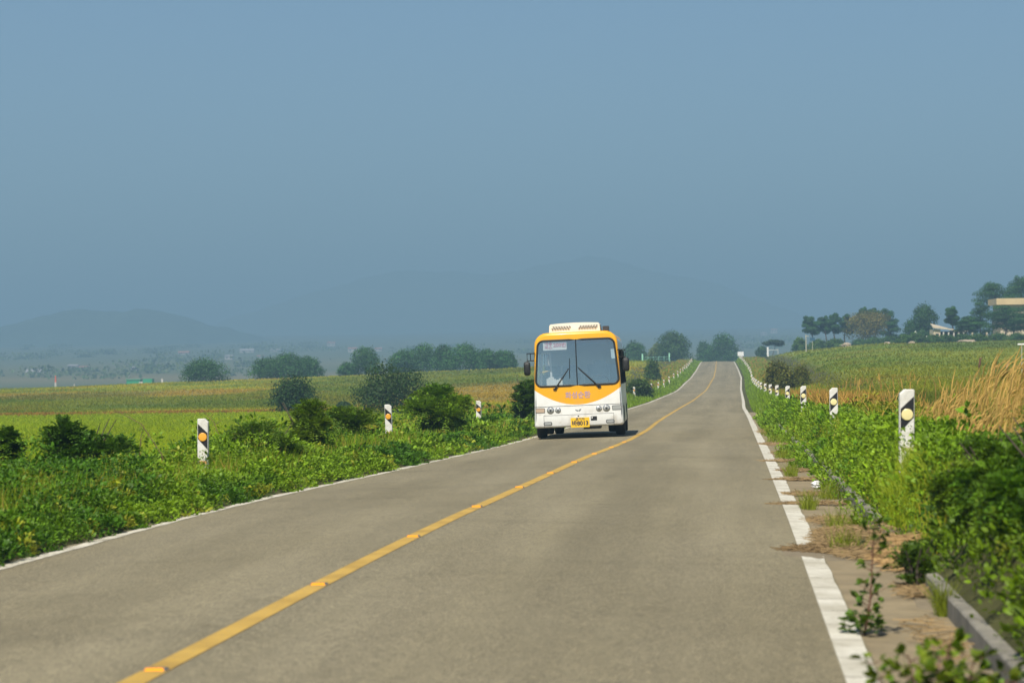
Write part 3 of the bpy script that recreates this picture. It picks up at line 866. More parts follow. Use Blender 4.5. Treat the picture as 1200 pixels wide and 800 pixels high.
for i, (s, y, W, h, lb, bs, br) in enumerate([
    (5.42, 15.4, .95, .62, "nearest dark shrub at lower right above the kerb", (.032, .105, .010), (.075, .170, .018)),
    (5.62, 17.6, 1.15, .86, "tall dark shrub at right frame edge behind the nearest one", (.030, .098, .010), (.070, .160, .016)),
    (5.30, 18.2, .85, .66, "middle shrub of the right clump over the kerb end", (.036, .112, .011), (.080, .180, .018)),
    (5.75, 20.4, 1.25, .98, "shrub with reddish young leaves in the right clump", (.040, .115, .012), (.14, .125, .025)),
    (5.28, 20.2, .85, .62, "lighter green shrub in front of the clump's middle", (.042, .115, .012), (.085, .175, .02)),
    (5.50, 22.6, 1.05, .72, "shrub below and right of the nearest right post", (.044, .115, .013), (.10, .18, .02)),
    (5.12, 21.9, .60, .46, "small bright shrub spilling over the kerb", (.055, .135, .014), (.11, .20, .02)),
    (6.15, 23.4, 1.35, 1.02, "shrub at the edge of the golden grass", (.040, .115, .012), (.090, .185, .020))]):
    x = s + float(cx(y)); z = float(zg(x, y))
    shrub(0, 0, 0, 0, lb, RSG, n=1000, leaf=.052, seed=220 + i, base=bs, bright=br, pos=np.array([x, y, z]), h=h, W=W, depth=.95, spray=.30)
for i, (s, y, W, h, lb, n) in enumerate([(4.62, 20.9, .42, .40, "small weedy shrub growing from the gutter at the kerb", 190), (4.80, 22.3, .5, .36, "low weed clump leaning off the kerb top", 170)]):
    x = s + float(cx(y)); z = float(zr(y)) - .12
    shrub(0, 0, 0, 0, lb, "weeds in the gutter", n=n, leaf=.04, pairs=5, seed=240 + i, base=(.035, .085, .014), bright=(.07, .14, .02), pos=np.array([x, y, z]), h=h, W=W, cat="weed", name="weed_clump")


# ------------------------------------------------------------------ sapling and the blurred plant in front
def sapling(px, py, d, h, label, seed, name="sapling", leaf=.055, lean=.06, nl=46, cat="sapling", base=(.055, .12, .018), basal=40, stems=1):
    r = np.random.default_rng(seed)
    p = P(px, py, d); z = float(zr(p[1])) - .11
    o = empty(name, (p[0], p[1], z), label, cat)
    st, lf = MB(), MB()
    for k in range(stems):
        a = r.random() * 6.28; b0 = np.array([.05 * math.cos(a), .05 * math.sin(a), 0]) * (k > 0)
        hh = h * (1 if k == 0 else r.uniform(.5, .95)); ll = lean if k == 0 else r.normal() * .18
        t = np.linspace(0, 1, 7)
        path = np.stack([b0[0] + ll * t + .012 * np.sin(6 * t + seed), b0[1] + .25 * r.normal() * h * t * (k > 0), -.05 + (hh + .05) * t], -1)
        st.tube(path, np.linspace(.010, .003, 7), 6)
        tt = r.uniform(.12, 1, nl); c = np.stack([np.interp(tt, t, path[:, i]) for i in range(3)], -1)
        ang = r.random(nl) * 6.28
        dr = np.stack([np.cos(ang), np.sin(ang), .35 + .3 * r.random(nl)], -1)
        L = (.05 + .09 * (1 - tt) ** .5 * r.random(nl))
        e = c + dr * L[:, None]
        for i in range(0, nl):
            st.tube([c[i], e[i]], [.003, .0015], 4, caps=False)
        for q in range(3):
            axis_quads(lf, e, dr + .9 * rdir(nl, r), np.array([0, 0, 1.0]) + .6 * rdir(nl, r), leaf * (.7 + .6 * r.random(nl)), leaf * .75 * (.8 + .4 * r.random(nl)), tints(base, nl, r=r), detail=True)
    if basal:
        ang = r.random(basal * 3) * 6.28; rad = .13 * np.sqrt(r.random(basal * 3))
        c = np.stack([rad * np.cos(ang), rad * np.sin(ang), .02 + .13 * r.random(basal * 3)], -1)
        axis_quads(lf, c, np.stack([np.cos(ang), np.sin(ang), .6 * r.random(basal * 3)], -1), np.array([0, 0, 1.0]) + .6 * rdir(basal * 3, r), leaf * (.7 + .6 * r.random(basal * 3)), leaf * .7 * np.ones(basal * 3), tints(base, basal * 3, r=r), detail=True)
    st.build("stem", mat("reddish_stem", (.13, .06, .035), .7), o); lf.build("foliage", LEAF, o, tint=True)
    return o


sapling(1012, 735, 17.2, .76, "young sapling growing from the gutter beside the white line", 301, lean=.10)
sapling(1112, 800, 12.0, .50, "blurred leafy plant at the bottom edge near the kerb", 302, name="leafy_plant", leaf=.06, nl=30, cat="plant", base=(.10, .17, .02), basal=70, stems=9, lean=.0)
sapling(1185, 800, 12.2, .34, "low dark plant in the bottom right corner by the kerb", 303, name="leafy_plant", leaf=.06, nl=22, cat="plant", base=(.05, .09, .018), basal=60, stems=5, lean=.0)


# ------------------------------------------------------------------ verge weeds, grasses (uncountable)
def weeds(name, label, s0, s1, y0, y1, dens, hfun, leaf0, base_fn, seed, leaves=150, wid=.5, rad=.22):
    """leafy weeds standing close together: stalk clusters with leaves, detail by distance"""
    r = np.random.default_rng(seed)
    n = int((s1 - s0) * (y1 - y0) * dens)
    s = r.uniform(s0, s1, n); y = y0 * (y1 / y0) ** r.random(n) if y1 / y0 > 3 else r.uniform(y0, y1, n)
    if y1 / y0 > 3:   # thin out the near, oversampled end again to the wanted density
        n2 = n
    x = s + cx(y) - np.where(s < -3, el(y), 0); z = zg(x, y)
    h = hfun(s, y, r)
    keep = h > .05
    s, y, x, z, h = s[keep], y[keep], x[keep], z[keep], h[keep]
    lod = np.maximum(1, y / 42)
    m = MB()
    cnt = np.maximum(10, leaves * (.4 + .6 * h / .6) / lod ** 1.25).astype(int)
    k = np.repeat(np.arange(len(s)), cnt); N = len(k)
    t = r.random(N) ** .7
    ang = r.random(N) * 6.28
    rr = rad * (.25 + .75 * np.sqrt(r.random(N))) * (.7 + .5 * h[k] / .5) * np.sqrt(lod[k]) ** .6 * (1.05 - .55 * t)
    pos = np.stack([x[k] + rr * np.cos(ang), y[k] + rr * np.sin(ang), z[k] + h[k] * t], -1)
    T = np.stack([np.cos(ang) * .8, np.sin(ang) * .8, .75 - .2 * t + .5 * r.normal(size=N) * .6], -1) + .55 * rdir(N, r)
    L = leaf0 * lod[k] * (.65 + .7 * r.random(N)) * (.55 + 1.15 * r.random(len(s)) ** 1.6)[k]
    bc = base_fn(s, y, r)[k] * (1 + .25 * r.normal(size=(N, 1))).clip(.45, 1.8)
    axis_quads(m, pos, T, np.array([0, 0, 1.0]) + .8 * rdir(N, r), L, L * wid, (bc * np.array([1.22, 1.20, 1.0])).clip(.004, .9), detail=(y0 < 30))
    o = m.build(name, LEAF, tint=True)
    return tag(o, label, "weeds", kind="stuff")


def blades(name, label, s, y, h, w, col, seed, lean=.35, cat="grass", wind=(0, 0), material=None):
    """grass blades, two quads each, bending over"""
    r = np.random.default_rng(seed)
    n = len(s)
    x = s + cx(y) - np.where((s < -3) & (s > -10), el(y), 0); z = zg(x, y) - .02
    ang = r.random(n) * 6.28
    ln = lean * (.3 + .9 * r.random(n))
    D_ = np.stack([np.cos(ang) * ln + wind[0], np.sin(ang) * ln + wind[1], np.zeros(n)], -1)
    fa = r.normal(0, .5, n)
    sd = np.stack([np.cos(fa), np.sin(fa), np.zeros(n)], -1) * (w * .5)[:, None]
    p0 = np.stack([x, y, z], -1); H = h[:, None]; U = np.array([0, 0, 1.0])
    p1 = p0 + U * H * .55 + D_ * H * .25
    p2 = p0 + U * H * .97 + D_ * H * .95
    v = np.stack([p0 - sd, p0 + sd, p1 - sd * .8, p1 + sd * .8, p2 - sd * .12, p2 + sd * .12], 1).reshape(-1, 3)
    b6 = np.arange(n)[:, None] * 6
    f = np.concatenate([b6 + np.array([0, 1, 3, 2]), b6 + np.array([2, 3, 5, 4])])
    m = MB(); m.add(v, f, np.repeat(col, 6, axis=0).clip(.004, .9))
    o = m.build(name, material or GRASS, tint=True)
    return tag(o, label, cat, kind="stuff")


def lh(s, y, r):     # weed height on the left verge: low by the road, lumpy behind
    a = sst((-s - 3.42) / 1.5)
    return (.11 + .55 * a * (.12 + 1.5 * fbm(s / 1.1, y / 2.4, 88) ** 1.6) + .05 * r.random(len(s))) * (1 - .45 * sst((-s - 5.6) / 1.6)) * (1 - .42 * sst((y - 52) / 12))


def lcol(s, y, r):
    n = sst((fbm(s / 1.1, y / 2.2, 12) - .36) / .26)[:, None]
    c = np.array([.036, .105, .009]) * (1 - n) + np.array([.105, .205, .018]) * n
    q = (r.random(len(s)) < .07)[:, None]
    return np.where(q, np.array([.15, .20, .035]), c)


weeds("verge_weeds", "leafy green weeds covering the left verge beside the road", -8.2, -3.40, 18, 46, 12, lh, .047, lcol, 401, leaves=120)
weeds("tall_weeds", "taller leafy stems standing out of the left verge weeds", -7.8, -5.35, 20, 105, 1.5, lambda s, y, r: r.uniform(.45, .95, len(s)) * (fbm(s / 1.5, y / 3, 66) > .42), .062, lcol, 407, leaves=60, rad=.13)
weeds("edge_weeds", "low weeds creeping over the left road edge", -4.3, -3.38, 18, 70, 24, lambda s, y, r: (.10 + .22 * sst((-s - 3.38) / .7)) * (.5 + .8 * fbm(s / .8, y / 1.2, 61)) + .03, .045, lcol, 405, leaves=150, rad=.16)
weeds("kerb_weeds", "low leafy weeds under the right shrubs behind the kerb", 4.86, 7.0, 13.2, 24.5, 15, lambda s, y, r: .16 + .28 * fbm(s / .6, y / 1.0, 62), .05, lambda s, y, r: lcol(s, y, r) * .7, 406, leaves=130)
weeds("verge_weeds", "leafy green weeds on the left verge further along", -8.5, -3.44, 46, 120, 6, lh, .052, lcol, 402, leaves=190, rad=.28)


def rh(s, y, r):
    a = sst((s - 4.5) / .6)
    return (.14 + .14 * sst((44 - y) / 8) * a + .36 * a * (.3 + 1.0 * fbm(s / 1.2, y / 2.4, 98)) + .04 * r.random(len(s)))


def rcol(s, y, r):
    n = sst((fbm(s / 1.0, y / 2.0, 13) - .25) / .4)[:, None]
    c = np.array([.055, .14, .010]) * (1 - n) + np.array([.115, .22, .020]) * n
    yb = (sst((s - 5.7) / .8) * sst((y - 30) / 10))[:, None] * (.15 + .5 * vnoise(s / .5, y / 1.5, 5)[:, None])
    return c * (1 - yb) + np.array([.24, .20, .035]) * yb


weeds("tall_weeds", "taller leafy stems among the right verge weeds", 5.6, 8.4, 25, 90, .8, lambda s, y, r: r.uniform(.4, .85, len(s)) * (fbm(s / 1.5, y / 3, 67) > .45), .055, rcol, 408, leaves=55, rad=.12)
weeds("verge_weeds", "green weeds around the right marker posts", 4.58, 8.4, 24.6, 48, 13, rh, .048, rcol, 403, leaves=85)
weeds("verge_weeds", "green weeds along the far right verge", 4.28, 7.5, 48, 120, 6, rh, .05, rcol, 404, leaves=130)

# grass: right verge, left verge
n = 60000
y = 22 * (130 / 22) ** rng.random(n); s = rng.uniform(4.80, 8.0, n)
hh = (.16 + .34 * fbm(s / 1.5, y / 3, 44)) * (.7 + .6 * rng.random(n)) * sst((s - 4.6) / .6)
gcol = np.array([.15, .27, .022])[None] * (.55 + .9 * rng.random((n, 1))); gcol = np.where((rng.random(n) < .25)[:, None], np.array([.28, .27, .05]), gcol)
yy_ = sst((s - 5.6) / .8)[:, None] * sst((y - 30) / 12)[:, None]; gcol = gcol * (1 - .35 * yy_) + np.array([.30, .23, .05]) * .35 * yy_
blades("verge_grass", "fresh grass around the right posts", s, y, hh, np.maximum(.008, y * .00035), gcol, 410)
n = 1800
a = rng.random(n) * 6.28; q = np.sqrt(rng.random(n)); s = 5.03 + .30 * q * np.cos(a); y = 27.2 + 1.5 * q * np.sin(a)
blades("verge_grass", "bright yellow green grass tuft in front of the nearest right post", s, y, .26 + .30 * rng.random(n), np.full(n, .010), np.array([.20, .30, .025])[None] * (.7 + .5 * rng.random((n, 1))), 411, lean=.5)
n = 120000
y = 20 * (130 / 20) ** rng.random(n); s = -3.6 - 5.4 * rng.random(n) ** .8
hh = (.15 + .42 * fbm(s / 1.5, y / 3, 45)) * (.6 + .9 * rng.random(n) ** 1.5) * sst((-s - 3.4) / .9) * (1 - .3 * sst((y - 52) / 12))
gcol = np.array([.14, .25, .018])[None] * (.55 + .9 * rng.random((n, 1))); gcol = np.where((rng.random(n) < .18)[:, None], np.array([.22, .18, .06]), gcol)
blades("verge_grass", "grass growing through the weeds on the left verge", s, y, hh, np.maximum(.008, y * .00035), gcol, 412)
# far verge grass on both sides up to the crest
n = 60000
y = 1 / rng.uniform(1 / 640, 1 / 110, n); sd = np.where(rng.random(n) < .5, -1, 1); s = np.where(sd < 0, -3.5 - 5 * rng.random(n), 4.4 + 5 * rng.random(n))
hh = (.25 + .4 * rng.random(n)) * np.where(np.abs(s) < 5.0, .55, 1)
gcol = np.array([.13, .24, .018])[None] * (.6 + .7 * rng.random((n, 1))); dry = (np.abs(s) > 5.5)[:, None] & (rng.random((n, 1)) < .45)
gcol = np.where(dry, np.array([.27, .20, .05]), gcol)
blades("verge_grass", "distant grass strips lining the road up to the crest", s, y, hh, y * .00040, gcol, 413)

# golden dry grass with seed heads behind the nearest right post
n = 14000
y = rng.uniform(24.5, 38.5, n); s = 5.65 + 2.9 * rng.random(n) ** .9
dn = fbm(s / .5, y / 1.2, 55); kp = dn > .36; s, y = s[kp], y[kp]; n = len(s)
hh = (.55 + .70 * sst((s - 5.5) / 1.3)) * (.5 + .6 * rng.random(n))
gcol = np.array([.48, .30, .06])[None] * (.45 + .85 * rng.random((n, 1))); gcol = np.where((rng.random(n) < .42)[:, None], np.array([.19, .25, .04]), gcol)
blades("golden_grass", "tall golden dry grass leaning right behind the nearest right post", s, y, hh, np.full(n, .010), gcol, 414, lean=.34, wind=(.20, 0), cat="dry grass", material=DRY)
r_ = np.random.default_rng(77)
n = 1700
y = r_.uniform(25, 39, n); s = 5.65 + 2.9 * r_.random(n)
kp = fbm(s / .5, y / 1.2, 55) > .36; s, y = s[kp], y[kp]; n = len(s)
hm = MB()
for i in range(n):
    h = (.70 + .75 * float(sst((s[i] - 5.5) / 1.4))) * r_.uniform(.65, 1.12)
    x0 = s[i] + float(cx(y[i])); z0 = float(zg(x0, y[i]))
    lx = h * r_.uniform(.10, .62); lyy = h * r_.normal() * .15
    pts = [(x0, y[i], z0), (x0 + lx * .35, y[i] + lyy * .3, z0 + h * .6), (x0 + lx * .7, y[i] + lyy * .8, z0 + h * .88), (x0 + lx * 1.0, y[i] + lyy, z0 + h * r_.uniform(.9, 1.04))]
    c = np.array([.62, .40, .12]) * r_.uniform(.7, 1.2)
    hm.tube(pts, [.003, .003, .010, .002], 4, col=c, caps=False)
tag(hm.build("grass_heads", DRY, tint=True), "feathery golden seed heads nodding above the dry grass", "dry grass", kind="stuff")
# brownish weeds and lower dry grass further back on the right, patch on the bank
n = 40000
y = 1 / rng.uniform(1 / 175, 1 / 42, n); s = rng.uniform(5.6, 16, n)
gp = sst((y - 66) / 8) * sst((140 - y) / 40) * sst((fbm(s / 4, y / 12, 71) - .26) / .2) * sst((8.3 - s) / 1.6)
gp = np.maximum(gp, .03 * (fbm(s / 3, y / 9, 73) > .5))
kp = rng.random(n) < gp; s, y = s[kp], y[kp]; n = len(s)
gcol = np.array([.46, .26, .055])[None] * (.6 + .7 * rng.random((n, 1)))
blades("dry_grass", "orange brown dry grass patch behind the right row of posts", s, y, .45 + .5 * rng.random(n), np.maximum(.012, y * .00038), gcol, 415, lean=.5, cat="dry grass", material=DRY)


# fields: tufts thinning with distance
def field(name, label, side, q0, q1, n, seed, hscale=1.0):
    r = np.random.default_rng(seed)
    d = 1 / r.uniform(1 / q1, 1 / q0, n)
    px = r.uniform(-140, 1340, n)
    dirs = FWD[None] + RIGHT[None] * ((px - 600) / FPX)[:, None]
    xy = CAM[None, :2] + dirs[:, :2] * d[:, None]
    x, y = xy[:, 0], xy[:, 1]; s = x - cx(y)
    kp = (s < -7.5) if side < 0 else (s > 6.8)
    x, y, s, d = x[kp], y[kp], s[kp], d[kp]; n = len(x)
    c = field_colour(x, y, s) * (.88 + .24 * r.random((n, 1)))
    c[:, 0] *= 1 + .06 * r.normal(size=n)
    pd = (s < -19) & (y < 203)
    h = np.where(pd, .26, .09 + .22 * fbm(x / 6, y / 10, 91)) * (.6 + .7 * r.random(n)) * hscale
    w = np.maximum(.010, d * (.00034 + .00025 * r.random(n)))
    blades(name, label, s, y, h, w, c * (np.array([1.08, 1.0, 1.0]) if side > 0 else np.array([1.42, 1.30, 1.0])), seed + 1, lean=1.1, material=FIELDM)


field("field_grass", "green and yellow plants filling the left field", -1, 62, 640, 520000, 501)
field("field_grass", "meadow plants filling the right field", 1, 38, 660, 380000, 503)

# dry straw and clippings lying in the gutter and over the line
r_ = np.random.default_rng(91)
sm = MB()


def straw(sc, yc, hs, hy, n, hz=.03, ang=0.0, lmin=.06, lmax=.30, col=(.30, .205, .10)):
    for i in range(n):
        a, q = r_.random() * 6.28, math.sqrt(r_.random())
        s_, y_ = max(sc, 4.15) + hs * .72 * q * math.cos(a), yc + hy * q * math.sin(a)
        z_ = float(zr(y_)) - .095 + hz * r_.random() * (1 - q * .7)
        if s_ > 4.72: z_ += .10
        th = ang + r_.normal() * .5; L = r_.uniform(lmin, lmax)
        dx, dy, dz = math.cos(th) * L / 2, math.sin(th) * L / 2, r_.normal() * .018
        w = r_.uniform(.003, .008)
        x_ = s_ + float(cx(y_))
        c = np.array(col) * r_.uniform(.5, 1.3)
        p0, p1 = np.array([x_ - dx, y_ - dy, z_ - dz]), np.array([x_ + dx, y_ + dy, z_ + dz])
        sdv = np.array([-math.sin(th), math.cos(th), 0]) * w
        sm.add([p0 - sdv, p0 + sdv, p1 + sdv, p1 - sdv, p0 + [0, 0, w], p1 + [0, 0, w]], [(0, 3, 5, 4), (4, 5, 2, 1)], c)


straw(4.40, 26.3, .60, 2.3, 1500, .12, .25)
straw(4.05, 25.2, .75, .45, 550, .05, .1, col=(.22, .145, .07))
straw(4.75, 23.8, .32, 1.2, 700, .14, .3, .15, .45, (.42, .27, .12))
for (sc, yc, hs, hy, n) in [(3.8, 34.0, .75, .22, 260), (4.2, 37, .45, .5, 200), (4.0, 42.4, .6, .25, 240), (4.25, 46.5, .4, .5, 200), (4.0, 52, .6, .3, 220), (4.3, 30, .35, .8, 240), (4.3, 58, .4, 1.4, 220), (4.2, 67, .5, 1.5, 260),
                            (4.6, 20.6, .14, .6, 160), (4.5, 17, .2, 1.5, 90), (4.3, 85, .5, 5, 300)]:
    straw(sc, yc, hs, hy, n, .03, .1)
tag(sm.build("straw_litter", DRY, tint=True), "dry brown straw and clippings piled in the gutter", "straw", kind="stuff")
# scattered tufts in the gutter
n = 1500
cl = [(4.25, 25.0, .16, .35), (4.12, 33.0, .10, .3), (4.35, 28.2, .2, .6), (4.15, 44.5, .12, .5), (4.2, 55, .15, .8), (4.3, 70, .25, 3), (4.3, 82, .3, 5), (4.68, 18.8, .04, .1), (4.5, 36, .15, .5)]
ci = rng.integers(0, len(cl), n); a = rng.random(n) * 6.28; q = np.sqrt(rng.random(n)); cla = np.array(cl)[ci]
s = cla[:, 0] + cla[:, 2] * q * np.cos(a); y = cla[:, 1] + cla[:, 3] * q * np.sin(a)
blades("gutter_grass", "thin grass tufts sprouting in the gutter", s, y, .19 + .22 * rng.random(n), np.full(n, .008), np.array([.14, .20, .03])[None] * (.6 + .7 * rng.random((n, 1))), 416, lean=.5)

# plastic litter by the kerb
r_ = np.random.default_rng(5)
p = P(957, 566, 39.0); p[2] = float(zr(p[1])) - .11
m = MB(); u = np.linspace(0, np.pi, 9); v_ = np.linspace(0, 2 * np.pi, 14, endpoint=False)
vv = np.array([[(.05 + .10 * r_.random()) * math.sin(a) * math.cos(b_), (.04 + .08 * r_.random()) * math.sin(a) * math.sin(b_), .085 + (.05 + .07 * r_.random()) * math.cos(a)] for a in u for b_ in v_])
m.add(vv, [(i * 14 + j, (i + 1) * 14 + j, (i + 1) * 14 + (j + 1) % 14, i * 14 + (j + 1) % 14) for i in range(8) for j in range(14)])
o = tag(m.build("plastic_bag", mat("white_plastic", (.75, .75, .74), .4)), "crumpled white plastic bag lying against the kerb", "litter"); o.location = Vector(p); o.scale = (.75, .75, .62)

# ------------------------------------------------------------------ hills
def hill(name, label, d, pts, depth, seed, rough=4.0, material=None):
    """a wooded ridge: its outline gives heights at distance d, with slopes before and behind"""
    r = np.random.default_rng(seed)
    pxs = np.array([p_[0] for p_ in pts], float); pys = np.array([p_[1] for p_ in pts], float)
    gx = np.linspace(pxs[0], pxs[-1], 160)
    hor = 430 - .014 * (gx - 860)
    top = np.interp(gx, pxs, pys)
    k = np.ones(5) / 5; top = np.convolve(np.pad(top, 2, mode='edge'), k, 'valid'); top = top - (fbm(gx / 14, gx * 0, seed) - .5) * 5
    H = np.maximum((hor - top) / FPX * d, 0) + 7.7
    rows = np.linspace(-1, 1, 28)
    V = []
    for t in rows:
        yy = d + t * depth
        prof = np.cos(t * np.pi / 2) ** 1.3
        cc = P(0, 430, 1) * 0
        xs = CAM[0] + (gx - 600) / FPX * d - .0865 * yy
        xs = CAM[0] + RIGHT[0] * (gx - 600) / FPX * d + FWD[0] * yy
        ys = RIGHT[1] * (gx - 600) / FPX * d + FWD[1] * yy
        n_ = (fbm(xs / 160, ys / 160, seed) - .5) * rough * 5 * (1 - abs(t)) * (abs(t) > .02) + (fbm(xs / 35, ys / 35, seed + 4) - .5) * rough
        ends = np.minimum(1, np.minimum(np.arange(160), np.arange(160)[::-1]) / 6)
        z = -6.0 + .021 * np.clip(ys - 1100, 0, 2500) * 0 + (H * prof + n_ * prof) * ends
        V.append(np.stack([xs, ys, z], -1))
    V = np.array(V); ix = np.arange(28 * 160).reshape(28, 160)
    ff = np.stack([ix[:-1, :-1], ix[:-1, 1:], ix[1:, 1:], ix[1:, :-1]], -1).reshape(-1, 4)
    o = MB().add(V, ff).build(name, material or HILLM, smooth=True)
    tag(o, label, kind="structure")
    return V


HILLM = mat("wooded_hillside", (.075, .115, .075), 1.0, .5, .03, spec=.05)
HILLFAR = mat("far_wooded_hillside", (.10, .14, .095), 1.0, .3, .03, spec=.05)  # lighter copy of the hillside, extra haze fade put into its colour
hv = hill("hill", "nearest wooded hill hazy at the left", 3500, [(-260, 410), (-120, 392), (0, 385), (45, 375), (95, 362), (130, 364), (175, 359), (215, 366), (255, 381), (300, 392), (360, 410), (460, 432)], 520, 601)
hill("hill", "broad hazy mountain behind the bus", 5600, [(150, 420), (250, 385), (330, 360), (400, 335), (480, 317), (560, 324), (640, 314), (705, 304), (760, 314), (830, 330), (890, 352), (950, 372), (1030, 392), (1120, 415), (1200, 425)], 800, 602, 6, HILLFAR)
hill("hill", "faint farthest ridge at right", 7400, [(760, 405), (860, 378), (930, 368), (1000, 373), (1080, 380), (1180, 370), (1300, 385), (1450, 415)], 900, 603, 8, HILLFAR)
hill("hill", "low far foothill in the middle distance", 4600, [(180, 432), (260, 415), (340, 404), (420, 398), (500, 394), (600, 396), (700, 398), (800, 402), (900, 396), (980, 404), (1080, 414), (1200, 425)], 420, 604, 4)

# ------------------------------------------------------------------ far houses in the haze
FARW = mat("hazy_house_wall", (.44, .41, .38), .9, .15, .5)
WALLS = mat("pale_render", (.60, .56, .52), .8, .15, .5)
ROOFG = mat("grey_roof", (.32, .31, .31), .7, .2, .6)
ROOFR = mat("rust_roof", (.40, .20, .14), .7, .2, .6)
GLASSD = mat("dark_window_glass", (.03, .04, .05), .15)
GREENP = mat("green_sheet", (.03, .30, .16), .6, .2, 1.0)


def far_house(px, pyb, wpx, hpx, label, roof=ROOFG, group="hazy houses below the hills", dep=9.0, gable=True):
    hor = 430 - .014 * (px - 860)
    d = 27.8 / (.021 - (hor - pyb) / FPX)      # where the far slope carries a house at that bearing
    q = P(px, pyb, d); q[2] = float(zg(q[0], q[1]))
    w, h = wpx * d / FPX, hpx * d / FPX * .75
    o = empty("farm_house", q, label, "house", group, rz=YAW)
    MB().box(-w / 2, w / 2, 0, dep, -1.5, h).build("wall", FARW, o)
    m = MB()
    if gable:
        rh_ = h + w * .16
        v = [(-w / 2 - .4, -.4, h + .02), (w / 2 + .4, -.4, h + .02), (w / 2 + .4, dep + .4, h + .02), (-w / 2 - .4, dep + .4, h + .02), (-w / 2 - .4, dep / 2, rh_), (w / 2 + .4, dep / 2, rh_)]
        m.add(v, [(0, 1, 5, 4), (2, 3, 4, 5), (0, 3, 2, 1)]); m.also([(0, 4, 3), (1, 2, 5)])
    else:
        m.box(-w / 2 - .3, w / 2 + .3, -.3, dep + .3, h + .02, h + .5)
    m.build("roof", roof, o)
    k = max(2, int(w / 4))
    for i in range(k):
        xx = -w / 2 + w * (i + .5) / k
        MB().box(xx - .6, xx + .6, -.06, .02, h * .35, h * .75).build("window", GLASSD, o)
    return o


for a in [(41, 437, 22, 3, "long low pale house left of the red mast", ROOFG), (85, 430.5, 11, 4, "pale house with grey roof at the left hill's foot", ROOFG), (97, 431, 9, 2.4, "smaller house touching the pale grey-roofed house", ROOFR),
          (157, 433.5, 6, 5, "small white block house above the green shed", ROOFG), (215, 414.5, 12, 3, "faint house up the slope left of the dome tree", ROOFR), (268, 420.5, 9, 5.5, "white two storey house between dome trees", ROOFG),
          (289, 412.5, 16, 3, "long pale building above the dome clump at left", ROOFG), (322, 411.5, 13, 2.6, "bright long shed roof above the dome clump", ROOFG), (305, 418.5, 7, 2.6, "low house just above the dome clump", ROOFR),
          (252, 428, 7, 2.4, "tiny pale roof at the dome tree's right side", ROOFG), (388, 405, 9, 5, "reddish faint house high above the pointed tree", ROOFR), (413, 412.5, 10, 6, "pink tinged house behind the pointed tree", ROOFR),
          (443, 411, 8, 4, "faint house right of the pointed tree top", ROOFR), (907, 391, 8, 6, "faint pink house up the slope right of the crest", ROOFR), (895, 393, 7, 3, "dim low house beside the faint pink house", ROOFG)]:
    far_house(*a)

r_ = np.random.default_rng(62); fw = MB()
for i in range(70):
    px = r_.uniform(-60, 640) if i % 8 else r_.uniform(780, 960); d = r_.uniform(1250, 2900)
    q = P(px, 430, d); q[2] = float(zg(q[0], q[1])); k_ = 110
    wd, ht = r_.uniform(8, 26), r_.uniform(2.5, 6.0)
    c_ = q + np.stack([wd * r_.normal(size=k_) * .5, wd * .3 * r_.normal(size=k_), ht * r_.random(k_) ** 1.3], -1)
    leaf_quads(fw, c_, rdir(k_, r_), np.full(k_, 2.0), tints((.07, .12, .06), k_, r=r_), r=r_, aspect=.8)
tag(fw.build("far_woods", LEAF, tint=True), "hazy hedgerows and thickets around the far hamlets", "woods", kind="stuff")

# green shed, mast and small structures at the far left field edge
q, _ = place(163, 640)
o = empty("green_shed", q + np.array([0, 0, 0]), "bright green low shed at the left field's far edge", "shed", rz=YAW)
zt = float(P(163, 443, 640)[2]) - q[2]
m = MB(); m.box(-3.2, .2, 0, 4, -1, zt * .80).box(.9, 3.2, 0, 4, -1, zt * .92); m.build("wall", GREENP, o)
MB().box(-3.4, .3, -.2, 4.2, zt * .80 + .01, zt * .80 + .2).build("roof", mat("pale_green_roof", (.10, .34, .22), .6), o)
MB().box(-.05, .85, -.1, 3, -1, zt * .55).build("door", WALLS, o)
q, _ = place(65, 700); zt = float(P(65, 440, 700)[2]) - q[2]
o = empty("mast", q, "slim red and white mast at the left field edge", "mast")
MB().tube([(0, 0, -1), (0, 0, zt * .45)], [.30, .28], 8).build("white_section", WALLS, o)
MB().tube([(0, 0, zt * .45), (0, 0, zt * .95), (0, 0, zt)], [.27, .16, .02], 8).build("red_section", mat("faded_red", (.60, .12, .06), .6), o)
for px, top, w, lb in [(87, 449.5, 1.2, "small white stone post right of the red mast"), (190, 443.5, 2.6, "white narrow tank beside the green shed"), (199, 448, 6, "low white wall right of the green shed"), (365, 436.5, 1.1, "small white grave stone at the end of the dome clump")]:
    d = 660 if px < 300 else 480
    q, hh = place(px, d, top)
    o = empty("stone_block", q, lb, "stone", rz=YAW)
    m = MB(); hh = max(hh, .6); ww = w * .5 * d / FPX * 1.0
    m.add([(-ww, -.4, -1), (ww, -.4, -1), (ww, .4, -1), (-ww, .4, -1), (-ww * .85, -.35, hh), (ww * .85, -.35, hh), (ww * .85, .35, hh), (-ww * .85, .35, hh)], [(4, 5, 6, 7), (0, 1, 5, 4), (1, 2, 6, 5), (2, 3, 7, 6), (3, 0, 4, 7)])
    m.build("block", WALLS, o); MB().box(-ww * .95, ww * .95, -.42, .42, hh + .005, hh + .06).build("cap", ROOFG, o)

